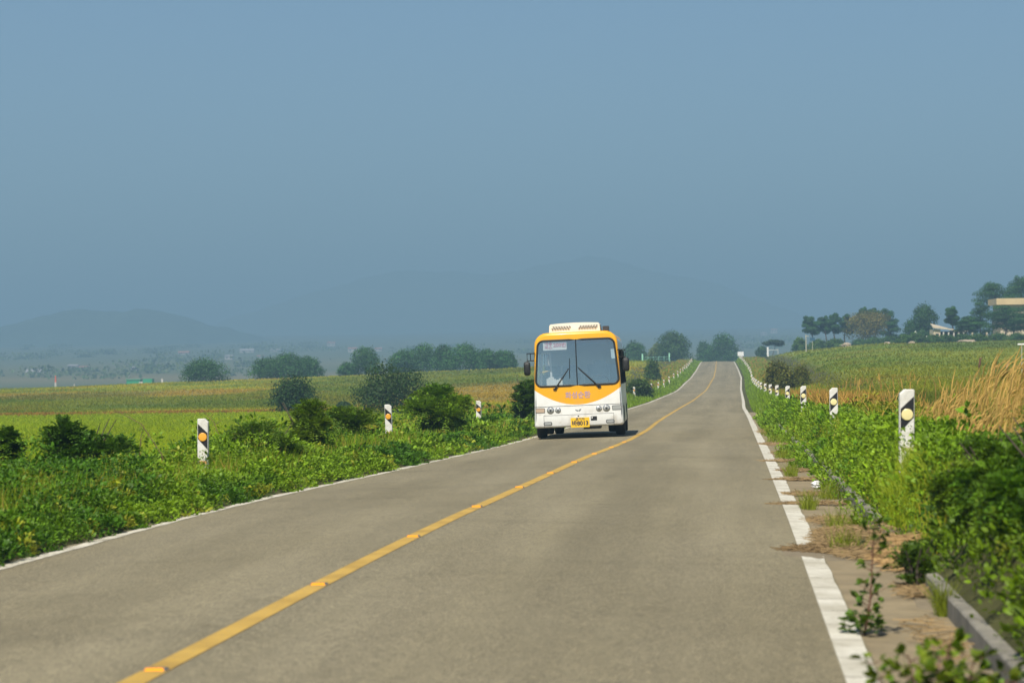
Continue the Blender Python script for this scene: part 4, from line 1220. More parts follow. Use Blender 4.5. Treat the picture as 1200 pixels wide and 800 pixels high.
# white rails on the left horizon
POLE0 = mat("grey_gate_paint", (.40, .42, .40), .7)
RAILM = mat("white_rail_paint", (.78, .78, .76), .5)
q, hh = place(586, 520, 426); o = empty("guard_rail", q, "low white guard rail on the bank left of the bus", "guard rail", rz=YAW)
hh = max(hh, .8)
for xx in (-1.6, -.2, 1.4): MB().box(xx - .08, xx + .08, -.08, .08, -.5, hh * (1.35 if xx == -.2 else 1)).build("post", RAILM, o)
MB().box(-1.9, 1.9, -.12, -.085, hh * .55, hh * .85).build("rail", RAILM, o)
for px, lb in [(552, "left of two short white stakes on the left bank"), (571.5, "right of two short white stakes on the left bank")]:
    q, hh = place(px, 500, 427.5); hh = max(hh, .8)
    m = MB(); m.tube([(0, 0, -.5), (0, 0, hh), (0, 0, hh + .05)], [.10, .10, .03], 8); o = tag(m.build("stake", RAILM), lb, "stake", "white stakes on the left bank"); o.location = Vector(q)

# pale green fence on the bank left of the crest
PG = mat("mint_green_paint", (.34, .66, .48), .5)
q0, _ = place(753, 545); q1, _ = place(784.5, 560)
o = empty("bank_fence", q0, "mint green open fence on the bank below the layered tree", "fence")
dv = q1 - q0; zt0 = float(P(753, 414.5, 545)[2]) - q0[2]; zt1 = float(P(784.5, 413.5, 560)[2]) - q0[2]
zt0 = max(zt0, 1.2); zt1 = max(zt1, dv[2] + 1.2)
for k in range(6):
    t = k / 5; b_ = dv * t; hh = zt0 + (zt1 - zt0) * t; hh = hh if k in (0, 5) else b_[2] + (hh - b_[2]) * .62
    w = .15 if k in (0, 5) else .08
    MB().box(b_[0] - w, b_[0] + w, b_[1] - w, b_[1] + w, b_[2] - .6, hh).build("post", PG, o)
for f_ in (.30, .55):
    a = np.array([0, -.2, zt0 * f_]); b_ = np.array([dv[0], dv[1] - .2, dv[2] + (zt1 - dv[2]) * f_])
    MB().tube([a, b_], .05, 6).build("rail", PG, o)

# crest sign and gate post on the right of the crest
q, hh = place(868, 560, 412.0); hh = max(hh, 1.6)
o = empty("road_sign", q, "small blank white sign board at the right of the crest", "sign")
MB().tube([(-.25, 0, -.5), (-.25, 0, hh - .1)], .05, 8).build("pole", RAILM, o); MB().tube([(.35, 0, -.5), (.35, 0, hh - .1)], .05, 8).build("pole", RAILM, o)
MB().box(-.62, .70, -.10, -.055, hh - .95, hh).build("panel", RAILM, o)
q, hh = place(900.5, 600, 406.5); hh = max(hh, 1.4)
o = empty("gate", q, "white gate frame left of the small flat topped pine", "gate")
MB().box(-.3, .1, -.15, .15, -.5, hh).build("post", RAILM, o); MB().box(2.2, 2.35, -.1, .1, -.5, hh * .8).build("post", POLE0, o); MB().box(.1, 2.2, -.05, .05, hh * .66, hh * .74).build("rail", POLE0, o)

# poles
POLE = mat("weathered_pole", (.46, .44, .36), .8, .2, 4)
q, hh = place(945, 430, 392); o = empty("utility_pole", q, "thin pale pole at the left end of the pine grove", "pole")
MB().tube([(0, 0, -.5), (0, 0, hh)], [.11, .08], 8).build("shaft", POLE, o); MB().box(-.09, .45, -.06, .06, hh - .3, hh - .18).build("bracket", POLE, o)
q, hh = place(952.5, 440, 395.5); o = empty("information_board", q, "small dark blue board beside the thin pole", "board")
MB().tube([(0, 0, -.5), (0, 0, hh)], .05, 6).build("leg", POLE, o); MB().box(-.42, .42, -.11, -.055, hh - .55, hh).build("panel", mat("blue_board", (.03, .09, .16), .5), o)
q, hh = place(1197, 120, 404); o = empty("marker_pole", q, "tall pale stake with a flat cap at the right frame edge", "pole")
MB().tube([(0, 0, -.5), (.03, 0, hh)], [.028, .022], 8).build("shaft", POLE, o); MB().box(-.16, .30, -.05, .05, hh, hh + .07).build("cap", RAILM, o)

# boulders
ROCK = mat("tan_rock", (.46, .37, .27), .9, .35, 3, bump=.5, bscale=6)


def rock(px, d, wpx, pytop, label, seed, asp=.7):
    r = np.random.default_rng(seed)
    q, hh = place(px, d, pytop); W = wpx * d / FPX / 2; hh = max(hh, .5)
    v, u = np.linspace(0, np.pi, 9), np.linspace(0, 2 * np.pi, 14, endpoint=False)
    vv = []
    for a in v:
        for b_ in u:
            k = 1 + .22 * r.normal() * math.sin(a)
            vv.append((W * math.sin(a) ** .7 * math.cos(b_) * k, W * asp * math.sin(a) ** .7 * math.sin(b_) * k, hh * (.45 + .55 * math.cos(a)) * (1 + .06 * r.normal()) - .15))
    m = MB(); m.add(vv, [(i * 14 + j, (i + 1) * 14 + j, (i + 1) * 14 + (j + 1) % 14, i * 14 + (j + 1) % 14) for i in range(8) for j in range(14)])
    o = tag(m.build("boulder", ROCK), label, "boulder", "boulders below the pine grove"); o.location = Vector(q)


rock(992, 470, 11, 400.5, "upright tan boulder in front of the pine grove", 1)
rock(1040, 460, 7, 408.5, "small flat boulder right of the tan boulder", 2)
rock(1069, 440, 7, 407, "small pale boulder under the round dark tree", 3)
rock(1134, 425, 20, 403.5, "long low pale boulder under the pavilion bushes", 4)
for px, top, lb in [(1073.5, 386, "white stone statue beside the round dark tree"), (1086.5, 391.5, "white rounded stone left of the pavilion")]:
    q, hh = place(px, 452, top); hh = max(hh, .8)
    m = MB(); w = .33 if px < 1080 else .42
    prof = [(w, 0), (w * 1.0, hh * .35), (w * .72, hh * .62), (w * .45, hh * .70), (w * .62, hh * .84), (w * .45, hh * .96), (.02, hh)] if px < 1080 else [(w, 0), (w * 1.1, hh * .4), (w * .8, hh * .8), (.02, hh)]
    th = np.linspace(0, 2 * np.pi, 12, endpoint=False)
    vv = [(r_2 * math.cos(t), r_2 * math.sin(t), z_ - .3) for r_2, z_ in prof for t in th]
    m.add(vv, [(i * 12 + j, i * 12 + (j + 1) % 12, (i + 1) * 12 + (j + 1) % 12, (i + 1) * 12 + j) for i in range(len(prof) - 1) for j in range(12)])
    o = tag(m.build("garden_stone", mat("white_stone", (.78, .76, .70), .7)), lb, "stone"); o.location = Vector(q)

# buildings on the right hill
CREAM = mat("cream_plaster", (.62, .52, .38), .8, .2, .8)
YELC = mat("ochre_cladding", (.66, .50, .27), .7, .2, .7)
TIMB = mat("dark_timber", (.10, .08, .06), .8, .3, 3)
q, hh = place(1110, 470, 379.5)
o = empty("pavilion", q, "pale open fronted pavilion with sloping cream roof on the right hill", "pavilion", rz=YAW)
MB().box(-2.4, -1.15, 0, 4.5, -1, hh * .72).build("wall", CREAM, o)
MB().box(-1.15, 4.4, 4.2, 4.4, -1, hh * .62).build("wall", TIMB, o)
m = MB(); v = [(-2.6, -.5, hh * .80), (1.2, -.5, hh * .66), (1.2, 4.8, hh * .72), (-2.2, 4.8, hh), (-2.6, -.5, hh * .88), (1.2, -.5, hh * .73), (1.2, 4.8, hh * .80), (-2.2, 4.8, hh * 1.06)]
m.add(v, [(0, 3, 2, 1), (4, 5, 6, 7), (0, 1, 5, 4), (1, 2, 6, 5), (2, 3, 7, 6), (3, 0, 4, 7)]); m.build("roof", CREAM, o)
MB().box(1.25, 4.5, -.3, 4.6, hh * .58, hh * .66).build("porch_roof", CREAM, o)
for xx in (-.6, .35, 1.3, 2.2, 3.1, 4.2): MB().box(xx - .14, xx + .14, -.15, .13, -1, hh * .575).build("column", WALLS, o)
MB().box(-2.05, -1.45, -.04, .02, hh * .2, hh * .5).build("window", GLASSD, o)
q, _ = place(1186, 466); zt = float(P(1186, 349.5, 466)[2]) - q[2]; zb = float(P(1186, 357.0, 466)[2]) - q[2]
o = empty("hill_house", q, "ochre flat roofed house half hidden by pines at the right edge", "house", rz=YAW)
MB().box(-2.0, 9, 0, 7, -1, zb).build("wall", CREAM, o); MB().box(-2.8, 9.6, -.9, 7.6, zb + .01, zt).build("roof", YELC, o)
for xx in (-.6, .55, 3.0, 5.5): MB().box(xx - .32, xx + .32, -.05, .02, zb - 2.1, zb - .6).build("window", WALLS if xx == .55 else GLASSD, o)
q, hh = place(1163, 462, 387.5); o = empty("garden_wall", q, "low pale garden wall glimpsed under the pines at right", "wall", rz=YAW)
MB().box(-3.6, 6.5, 0, .3, -1, hh * .55).build("wall_panel", CREAM, o)
for xx in (-3.5, -.9, 1.6, 4.0, 6.4): MB().box(xx - .14, xx + .14, -.08, .38, -1, hh * .85).build("pillar", CREAM, o)

# tall dead stalks above the golden grass and thin bare stems on the left verge
DEAD = mat("dead_stalk", (.15, .085, .05), .8)
for px, d, top, lb in [(1146, 60, 420, "dark brown seed stalk rising above the right meadow"), (1178, 56, 424, "pale curled seed stalk beside the dark brown one")]:
    q, hh = place(px, d, top)
    o = empty("seed_stalk", q, lb, "stalk", "dead stalks in the right meadow")
    MB().tube([(0, 0, 0), (.02, 0, hh * .8), (.05, 0, hh)], [.007, .006, .004], 6).build("stem", DEAD, o)
    MB().tube([(.02, 0, hh * .86), (.04, 0, hh * .91), (.06, 0, hh), (.11, 0, hh * 1.01)], [.012, .03, .026, .008], 8).build("seed_head", DEAD if px < 1160 else mat("pale_seed_head", (.40, .26, .13), .8), o)
r_ = np.random.default_rng(31)
for px, d, top, lb, ln in [(198, 40, 478, "thin bare arching stem left of the nearest left post", -.75), (160, 40, 497, "short bare stem beside the broad dark shrub", .12), (266, 43, 478, "bare leaning stem right of the nearest left post", -.4)]:
    q, hh = place(px, d, top); hh = max(hh, .4)
    o = empty("bare_stem", q, lb, "stem", "bare stems above the left verge")
    MB().tube([(0, 0, 0), (ln * hh * .15, 0, hh * .4), (ln * hh * .5, 0, hh * .8), (ln * hh, 0, hh)], [.009, .008, .006, .003], 5).build("stalk", DEAD, o)
    for k in range(4):
        z_ = hh * (.5 + .12 * k); x_ = ln * hh * (.25 + .14 * k)
        MB().tube([(x_, 0, z_), (x_ + r_.normal() * .08, .03, z_ + .10)], [.004, .002], 4).build("twig", DEAD, o)

# ------------------------------------------------------------------ bus
def bus_paint():
    m = bpy.data.materials.new("yellow_and_white_bus_paint"); m.use_nodes = True
    nt = m.node_tree; b = nt.nodes["Principled BSDF"]; L = nt.links.new
    tc = nt.nodes.new("ShaderNodeTexCoord"); sp = nt.nodes.new("ShaderNodeSeparateXYZ"); L(tc.outputs["Object"], sp.inputs[0])

    def mth(op, a, b_=None, clamp=False):
        n = nt.nodes.new("ShaderNodeMath"); n.operation = op; n.use_clamp = clamp
        for i, q in enumerate((a, b_)):
            if q is None: continue
            if isinstance(q, (int, float)): n.inputs[i].default_value = q
            else: L(q, n.inputs[i])
        return n.outputs[0]
    ax = mth('DIVIDE', mth('ABSOLUTE', sp.outputs[0]), 1.2)
    arc = mth('ADD', mth('MULTIPLY', mth('POWER', ax, 2.0), .48), .93)
    side = mth('MULTIPLY', mth('GREATER_THAN', sp.outputs[1], .30), 1.92)
    lim = mth('MAXIMUM', arc, mth('ADD', side, .80))
    msk = mth('MULTIPLY', mth('SUBTRACT', sp.outputs[2], lim), 120.0, True)
    mx = nt.nodes.new("ShaderNodeMix"); mx.data_type = 'RGBA'; L(msk, mx.inputs[0])
    mx.inputs[6].default_value = (.80, .80, .77, 1); mx.inputs[7].default_value = (.83, .40, .012, 1)
    # road dust towards the skirt
    n = nt.nodes.new("ShaderNodeTexNoise"); n.inputs["Scale"].default_value = 3.5; n.inputs["Detail"].default_value = 7; L(tc.outputs["Object"], n.inputs["Vector"])
    dirt = mth('MULTIPLY', mth('SUBTRACT', n.outputs["Fac"], .48, True), mth('SUBTRACT', 1.25, sp.outputs[2], True), True)
    m2 = nt.nodes.new("ShaderNodeMix"); m2.data_type = 'RGBA'; L(mth('MULTIPLY', dirt, 3.4, True), m2.inputs[0]); L(mx.outputs[2], m2.inputs[6]); m2.inputs[7].default_value = (.40, .34, .25, 1)
    L(m2.outputs[2], b.inputs["Base Color"]); b.inputs["Roughness"].default_value = .32; b.inputs["Coat Weight"].default_value = .25; b.inputs["Coat Roughness"].default_value = .1
    return m


def glass_mat(name="windscreen_glass", refl=.43, tint=(.97, 1, .99)):
    m = bpy.data.materials.new(name); m.use_nodes = True
    nt = m.node_tree; out = nt.nodes["Material Output"]; L = nt.links.new
    nt.nodes.remove(nt.nodes["Principled BSDF"])
    tr = nt.nodes.new("ShaderNodeBsdfTransparent"); tr.inputs[0].default_value = (*tint, 1)
    gl = nt.nodes.new("ShaderNodeBsdfGlossy"); gl.inputs["Roughness"].default_value = .03; gl.inputs["Color"].default_value = (1, 1, .86, 1)
    mx = nt.nodes.new("ShaderNodeMixShader"); mx.inputs[0].default_value = refl; L(tr.outputs[0], mx.inputs[1]); L(gl.outputs[0], mx.inputs[2]); L(mx.outputs[0], out.inputs["Surface"])
    return m


PAINT = bus_paint(); GLASS = glass_mat(); SIDECLEAR = glass_mat("tinted_side_glass", .18, (.80, .86, .84))
RUB = mat("black_rubber", (.012, .012, .012), .6); DARKIN = mat("grey_cabin_trim", (.40, .42, .41), .7); SEATM = mat("blue_grey_seat_cloth", (.36, .46, .50), .9)
CHROME = mat("lamp_reflector", (.62, .62, .62), .18, metal=.85); LENS = mat("clear_lamp_lens", (.36, .37, .36), .12); AMBL = mat("pale_amber_lens", (.50, .38, .28), .2)
PLATE = mat("yellow_number_plate", (.82, .50, .02), .45); INK = mat("dark_plate_ink", (.03, .03, .05), .5); LILAC = mat("faded_purple_lettering", (.42, .30, .40), .5); PINK = mat("red_sign_ink", (.62, .14, .18), .6)
PAPER = mat("white_paper", (.82, .82, .80), .8); STEEL = mat("dark_steel", (.08, .08, .085), .5, metal=.6); OFFW = mat("off_white_panel", (.80, .77, .68), .45, .08, 4); SIDEGL = mat("side_window_glass", (.025, .035, .04), .06)
TYRE = mat("tyre_rubber", (.02, .02, .02), .85); RIM = mat("painted_wheel_rim", (.42, .42, .42), .5)


def fy(u, v):
    u = np.asarray(u, float); v = np.asarray(v, float)
    return .11 * (np.abs(u) / 1.2) ** 2.2 + .12 * np.clip((v - 1.35) / 1.5, 0, 2) ** 1.2


def ring(corners, radii, na=7, ns_=9):
    """closed outline of a rounded polygon, equal count per corner and side"""
    pts = []; k = len(corners)
    C = [np.array(c, float) for c in corners]
    arcs = []
    for i in range(k):
        p0, p, p1 = C[i - 1], C[i], C[(i + 1) % k]
        a = (p0 - p) / np.linalg.norm(p0 - p); b_ = (p1 - p) / np.linalg.norm(p1 - p)
        half = math.acos(np.clip(a @ b_, -1, 1)) / 2
        r_2 = radii[i]; t = r_2 / math.tan(half); c = p + (a + b_) / np.linalg.norm(a + b_) * r_2 / math.sin(half)
        s_, e_ = p + a * t - c, p + b_ * t - c
        a0 = math.atan2(s_[1], s_[0]); a1 = math.atan2(e_[1], e_[0])
        dlt = (a1 - a0 + math.pi) % (2 * math.pi) - math.pi
        arcs.append([c + r_2 * np.array([math.cos(a0 + dlt * q), math.sin(a0 + dlt * q)]) for q in np.linspace(0, 1, na)])
    for i in range(k):
        pts += arcs[i]
        nxt = arcs[(i + 1) % k][0]
        pts += [arcs[i][-1] + (nxt - arcs[i][-1]) * q for q in np.linspace(0, 1, ns_ + 2)[1:-1]]
    return np.array(pts)


BD, BW, BH = 74.5, 2.38, 2.95
pc = P(679.3, 507, BD); by = pc[1]; bx = pc[0]
bz = float(zr(by)) - CAMBER * abs(bx - float(cx(by)))
bus = empty("bus", (bx, by, bz), "yellow and white local bus driving towards the camera", "bus")
bus.rotation_euler = (0, R(-1.75), R(1.5)); bus.scale = (1.095, 1.03, 1.05)
hw = BW / 2
outer = ring([(-hw, .32), (hw, .32), (hw - .09, BH), (-hw + .09, BH)], [.07, .07, .34, .34])
wind = ring([(-1.115, 1.47), (1.115, 1.47), (1.015, 2.735), (-1.015, 2.735)], [.16, .16, .17, .17])
K = len(outer)
cen = np.array([0, 1.6])


def inset(r_2, m):
    c = np.array([0, 1.62]); d_ = r_2 - c
    return c + d_ * (1 - m / np.maximum(np.abs(d_).max(1, keepdims=True), .3) * 1.0)


rings = []
rings.append(np.stack([wind[:, 0], fy(wind[:, 0], wind[:, 1]), wind[:, 1]], -1))
for t in (.25, .5, .75):
    q = wind * (1 - t) + inset(outer, .055) * t
    rings.append(np.stack([q[:, 0], fy(q[:, 0], q[:, 1]), q[:, 1]], -1))
q = inset(outer, .055); rings.append(np.stack([q[:, 0], fy(q[:, 0], q[:, 1]), q[:, 1]], -1))
q = inset(outer, .02); yb = fy(q[:, 0], q[:, 1]); rings.append(np.stack([q[:, 0], yb + .018, q[:, 1]], -1))
yb = fy(outer[:, 0], outer[:, 1]); rings.append(np.stack([outer[:, 0], yb + .065, outer[:, 1]], -1))
for yy in (.45, .60, 1.5, 3.0, 5.0, 7.0, 8.15, 8.35):
    rings.append(np.stack([outer[:, 0], np.full(K, yy), outer[:, 1]], -1))
q = inset(outer, .06); rings.append(np.stack([q[:, 0], np.full(K, 8.5), q[:, 1]], -1))
V = np.concatenate(rings); nr_ = len(rings)
ff = [(i * K + j, i * K + (j + 1) % K, (i + 1) * K + (j + 1) % K, (i + 1) * K + j) for i in range(nr_ - 1) for j in range(K)]
m = MB(); V = np.vstack([V, [(0, 8.52, 1.6)]]); m.add(V, ff); m.also([((nr_ - 1) * K + j, (nr_ - 1) * K + (j + 1) % K, nr_ * K) for j in range(K)])
cz = V[np.array(ff)].mean(1)
ff = [q_ for q_, c_ in zip(ff, cz) if not (abs(c_[0]) > 1.0 and 1.5 < c_[2] < 2.40 and .5 < c_[1] < 8.3)]
m = MB(); m.add(V, ff); m.also([((nr_ - 1) * K + j, (nr_ - 1) * K + (j + 1) % K, nr_ * K) for j in range(K)])
body = m.build("body", PAINT, bus, smooth=True)


def fpatch(poly, proud, name, material, parent=bus, thick=.02, dome=0.0, smooth=False):
    """flat piece lying on the curved bus front, given by its outline"""
    poly = np.array(poly, float); k = len(poly); c = poly.mean(0)
    y0 = fy(poly[:, 0], poly[:, 1]) - proud
    v = [np.stack([poly[:, 0], y0 + thick, poly[:, 1]], -1), np.stack([poly[:, 0], y0, poly[:, 1]], -1)]
    mid = c + (poly - c) * .55
    v.append(np.stack([mid[:, 0], fy(mid[:, 0], mid[:, 1]) - proud - dome * .7, mid[:, 1]], -1))
    v.append(np.array([[c[0], float(fy(c[0], c[1])) - proud - dome, c[1]]]))
    f_ = [(a * k + i, a * k + (i + 1) % k, (a + 1) * k + (i + 1) % k, (a + 1) * k + i) for a in range(2) for i in range(k)]
    m = MB(); m.add(np.concatenate(v), f_); m.also([(2 * k + i, 2 * k + (i + 1) % k, 3 * k) for i in range(k)])
    return m.build(name, material, parent, smooth=smooth)


def rrect(u, v, w, h, r_2=.02, sl=0.0):
    return ring([(u - w / 2, v - h / 2), (u + w / 2, v - h / 2), (u + w / 2 - sl, v + h / 2), (u - w / 2 + sl, v + h / 2)], [r_2] * 4, 5, 3)


def circ(u, v, r_2, k=28):
    th = np.linspace(0, 2 * np.pi, k, endpoint=False); return np.stack([u + r_2 * np.cos(th), v + r_2 * np.sin(th)], -1)


# windscreen: gasket, glass, centre bar
gas = np.stack([wind[:, 0], fy(wind[:, 0], wind[:, 1]) - .004, wind[:, 1]], -1)
gas = np.vstack([gas, gas[:2]])
MB().tube(gas, .026, 8, caps=False).build("gasket", RUB, bus, smooth=True)
gw = (wind - [0, 2.1]) * .995 + [0, 2.1]
rg = [np.stack([(gw - [0, 2.1])[:, 0] * t, fy((gw - [0, 2.1])[:, 0] * t, (gw - [0, 2.1])[:, 1] * t + 2.1) + .006, (gw - [0, 2.1])[:, 1] * t + 2.1], -1) for t in (1, .8, .6, .4, .2)]
V = np.vstack(rg + [np.array([[0, float(fy(0, 2.1)) + .006, 2.1]])])
m = MB(); m.add(V, [(i * K + j, i * K + (j + 1) % K, (i + 1) * K + (j + 1) % K, (i + 1) * K + j) for i in range(4) for j in range(K)]); m.also([(4 * K + j, 4 * K + (j + 1) % K, 5 * K) for j in range(K)])
m.build("windscreen", GLASS, bus, smooth=True)
vv = np.linspace(1.47, 2.745, 9)
MB().tube(np.stack([np.zeros(9), fy(np.zeros(9), vv) - .002, vv], -1), .017, 6).build("centre_bar", RUB, bus)

# panel gap, lamps
uu = np.linspace(-1.165, 1.165, 40)
g_ = [(u, .900) for u in uu] + [(u, .911) for u in uu[::-1]]
top = np.array(g_); yv = fy(top[:, 0], top[:, 1]) - .003
m = MB(); m.add(np.stack([top[:, 0], yv, top[:, 1]], -1), [(i, i + 1, 78 - i, 79 - i) for i in range(39)]); m.build("panel_gap", STEEL, bus)
for sg, sm_ in ((-1, 1), (1, 1)):
    hl_ = fpatch(circ(sg * .745, .80, .098), .006, "headlight", CHROME, smooth=True, dome=.012)
    fpatch(circ(sg * .745, .80, .078), .020, "lens", LENS, hl_, dome=.02, smooth=True); fpatch(circ(sg * .745, .80, .03, 14), .044, "bulb", STEEL, hl_)
    h2 = fpatch(circ(sg * .545, .795, .080), .006, "headlight", CHROME, smooth=True, dome=.01)
    fpatch(circ(sg * .545, .795, .060), .018, "lens", LENS, h2, dome=.018, smooth=True); fpatch(circ(sg * .545, .795, .022, 12), .038, "bulb", STEEL, h2)
    ti = fpatch(rrect(sg * 1.02, .805, .25, .13, .02), .006, "turn_signal", STEEL)
    fpatch(rrect(sg * 1.02, .805, .225, .105, .015), .012, "lens", AMBL if sg < 0 else LENS, ti)
    fg = fpatch(rrect(sg * .83, .435, .225, .10, .035), .006, "fog_light", STEEL)
    fpatch(rrect(sg * .83, .435, .185, .065, .025), .012, "lens", LENS, fg)
    # narrow lower air slots near the bumper seam
fpatch(rrect(.40, .535, .165, .115, .01), .006, "tow_cover", RUB); fpatch(rrect(.352, .555, .035, .03, .008), .0135, "tow_eye", PAPER)
fpatch(circ(-.01, .615, .02, 12), .006, "lock_cap", STEEL)
for sg in (-1, 1):   # bumper corner seams and a lower seam
    fpatch([(sg * .93 - .004, .33), (sg * .93 + .004, .33), (sg * .93 + .004, .66), (sg * .93 - .004, .66)], .003, "panel_gap", STEEL)
uu = np.linspace(-.93, .93, 30); g_ = np.array([(u, .655) for u in uu] + [(u, .662) for u in uu[::-1]])
m = MB(); m.add(np.stack([g_[:, 0], fy(g_[:, 0], g_[:, 1]) - .003, g_[:, 1]], -1), [(i, i + 1, 58 - i, 59 - i) for i in range(29)]); m.build("panel_gap", STEEL, bus)
# silver winged emblem
em = [(-.09, .79), (-.05, .755), (-.012, .745), (-.004, .765), (.006, .765), (.012, .745), (.05, .76), (.075, .80), (.055, .815), (.03, .785), (0, .775), (-.03, .775), (-.07, .80)]
fpatch(em, .006, "emblem", CHROME)
# number plate
npl = fpatch(rrect(0.03, .435, .50, .27, .02), .010, "number_plate", PLATE)


def text_part(body_txt, size, u, v, proud, material, parent, name="lettering", xs=1.0, bold=.0, fn=None, thick=.002):
    cu = bpy.data.curves.new("lettering_curve", 'FONT'); cu.body = body_txt; cu.size = size; cu.align_x = 'CENTER'; cu.align_y = 'CENTER'; cu.offset = bold; cu.resolution_u = 3
    t = bpy.data.objects.new("lettering_curve", cu); COL.objects.link(t)
    bpy.context.view_layer.update()
    dg = bpy.context.evaluated_depsgraph_get()
    me = bpy.data.meshes.new_from_object(t.evaluated_get(dg), depsgraph=dg)
    bpy.data.objects.remove(t); bpy.data.curves.remove(cu)
    k = len(me.vertices); a = np.zeros(k * 3, np.float32); me.vertices.foreach_get("co", a); a = a.reshape(-1, 3)
    uu_, vv_ = u + a[:, 0] * xs, v + a[:, 1]
    y_ = (fy(uu_, vv_) if fn is None else fn(uu_, vv_)) - proud
    me.vertices.foreach_set("co", np.stack([uu_, y_, vv_], -1).astype(np.float32).ravel())
    me.materials.clear(); me.materials.append(material); me.update(); me.name = name
    return link(bpy.data.objects.new(name, me), parent)


text_part("경기70", .085, .03, .527, .0125, INK, npl, bold=.002)
text_part("바8013", .165, .03, .408, .0125, INK, npl, bold=.006, xs=.92)
text_part("화성순환", .20, 0, 1.185, .004, LILAC, bus, bold=.004, xs=.92)
# wipers
for (u0, v0, u1, v1, b0, b1) in ((-.60, 1.385, -.215, 1.94, (-.20, 1.66), (-.18, 2.22)), (.58, 1.40, .055, 1.93, (.03, 1.97), (.50, 1.50))):
    def yy_f(u, v): return float(fy(u, v)) - .035
    wp = MB(); wp.tube([(u0, yy_f(u0, v0), v0), ((u0 + u1) / 2, yy_f((u0 + u1) / 2, (v0 + v1) / 2) - .02, (v0 + v1) / 2), (u1, yy_f(u1, v1), v1)], [.022, .017, .012], 7)
    w_ = wp.build("wiper", RUB, bus)
    MB().tube([(b0[0], yy_f(*b0) + .012, b0[1]), (b1[0], yy_f(*b1) + .012, b1[1])], .010, 6).build("blade", RUB, w_)
    fpatch(rrect(u0, v0, .10, .045, .02), .03, "pivot", RUB, w_, thick=.04)
# mirrors on bracket frames
for sg in (-1, 1):
    mi_ = MB(); zt, zb_, xo = 2.40, 2.20, sg * 1.305
    mi_.tube([(sg * 1.10, .16, zt), (xo, .02, zt), (xo, .02, zb_), (sg * 1.13, .16, zb_)], .017, 6)
    mi_.tube([(xo, .02, zb_), (xo + sg * .0, .0, 2.16)], .017, 6); mi_.tube([(sg * 1.22, .09, zt), (sg * 1.22, .09, zb_)], .012, 6)
    mp = mi_.build("mirror", RUB, bus)
    q = ring([(-.088, -.19), (.088, -.19), (.088, .19), (-.088, .19)], [.06] * 4, 6, 3)
    zc = 1.985; xc = sg * 1.315; kq = len(q)
    rs = [(.55, -.07), (.92, -.055), (1, -.02), (1, .03), (.93, .05)]
    V = np.concatenate([np.stack([xc + q[:, 0] * a, np.full(kq, .0 + d_), zc + q[:, 1] * a], -1) for a, d_ in rs] + [np.array([[xc, -.078, zc], [xc, .05, zc]])])
    m = MB(); m.add(V, [(i * kq + j, i * kq + (j + 1) % kq, (i + 1) * kq + (j + 1) % kq, (i + 1) * kq + j) for i in range(4) for j in range(kq)])
    m.also([(j, 5 * kq, (j + 1) % kq) for j in range(kq)]); m.also([(4 * kq + j, 4 * kq + (j + 1) % kq, 5 * kq + 1) for j in range(kq)])
    m.build("mirror_housing", RUB, mp, smooth=True)
# roof air conditioner
ac = MB(); a0, a1 = -.72, .66
prof = ring([(a0, BH - .06), (a1, BH - .06), (a1 - .02, BH + .235), (a0 + .02, BH + .235)], [.01, .01, .05, .05], 5, 8)
kq = len(prof)


def acz(p_):  # slightly arched top
    q2 = p_.copy(); q2[:, 1] += np.where(q2[:, 1] > BH + .1, .03 * (1 - ((q2[:, 0] + .03) / .72) ** 2), 0); return q2


prof = acz(prof)
rs = [(.62, 0), (.70, 0), (2.6, 0), (2.75, -.05)]
V = np.concatenate([np.stack([prof[:, 0] * (1 + s_), np.full(kq, y_), BH - .06 + (prof[:, 1] - BH + .06) * (1 + s_ * 2)], -1) for y_, s_ in rs] + [np.array([[-.03, .61, BH + .08], [-.03, 2.76, BH + .05]])])
ac.add(V, [(i * kq + j, i * kq + (j + 1) % kq, (i + 1) * kq + (j + 1) % kq, (i + 1) * kq + j) for i in range(3) for j in range(kq)])
ac.also([(j, 4 * kq, (j + 1) % kq) for j in range(kq)]); ac.also([(3 * kq + j, 3 * kq + (j + 1) % kq, 4 * kq + 1) for j in range(kq)])
aco = ac.build("air_conditioner", OFFW, bus)
sl = MB()
for g0, dr in ((-.62, -1), (.10, 1)):
    for i in range(7):
        for j in range(2):
            u0 = g0 + i * .072 + (.036 if j else 0); v0 = BH + .105 + j * .052 
            w = .018; tl = .03 * dr
            sl.add([(u0 - w - tl / 2, .588, v0 - .02), (u0 + w - tl / 2, .588, v0 - .02), (u0 + w + tl / 2, .588, v0 + .02), (u0 - w + tl / 2, .588, v0 + .02)], [(0, 1, 2, 3)])
sl.build("vent", STEEL, aco)
MB().box(.70, .86, 1.6, 2.6, BH - .04, BH + .15).build("ac_shaded_side", STEEL, bus)  # dark box standing in for the air conditioner's shaded side
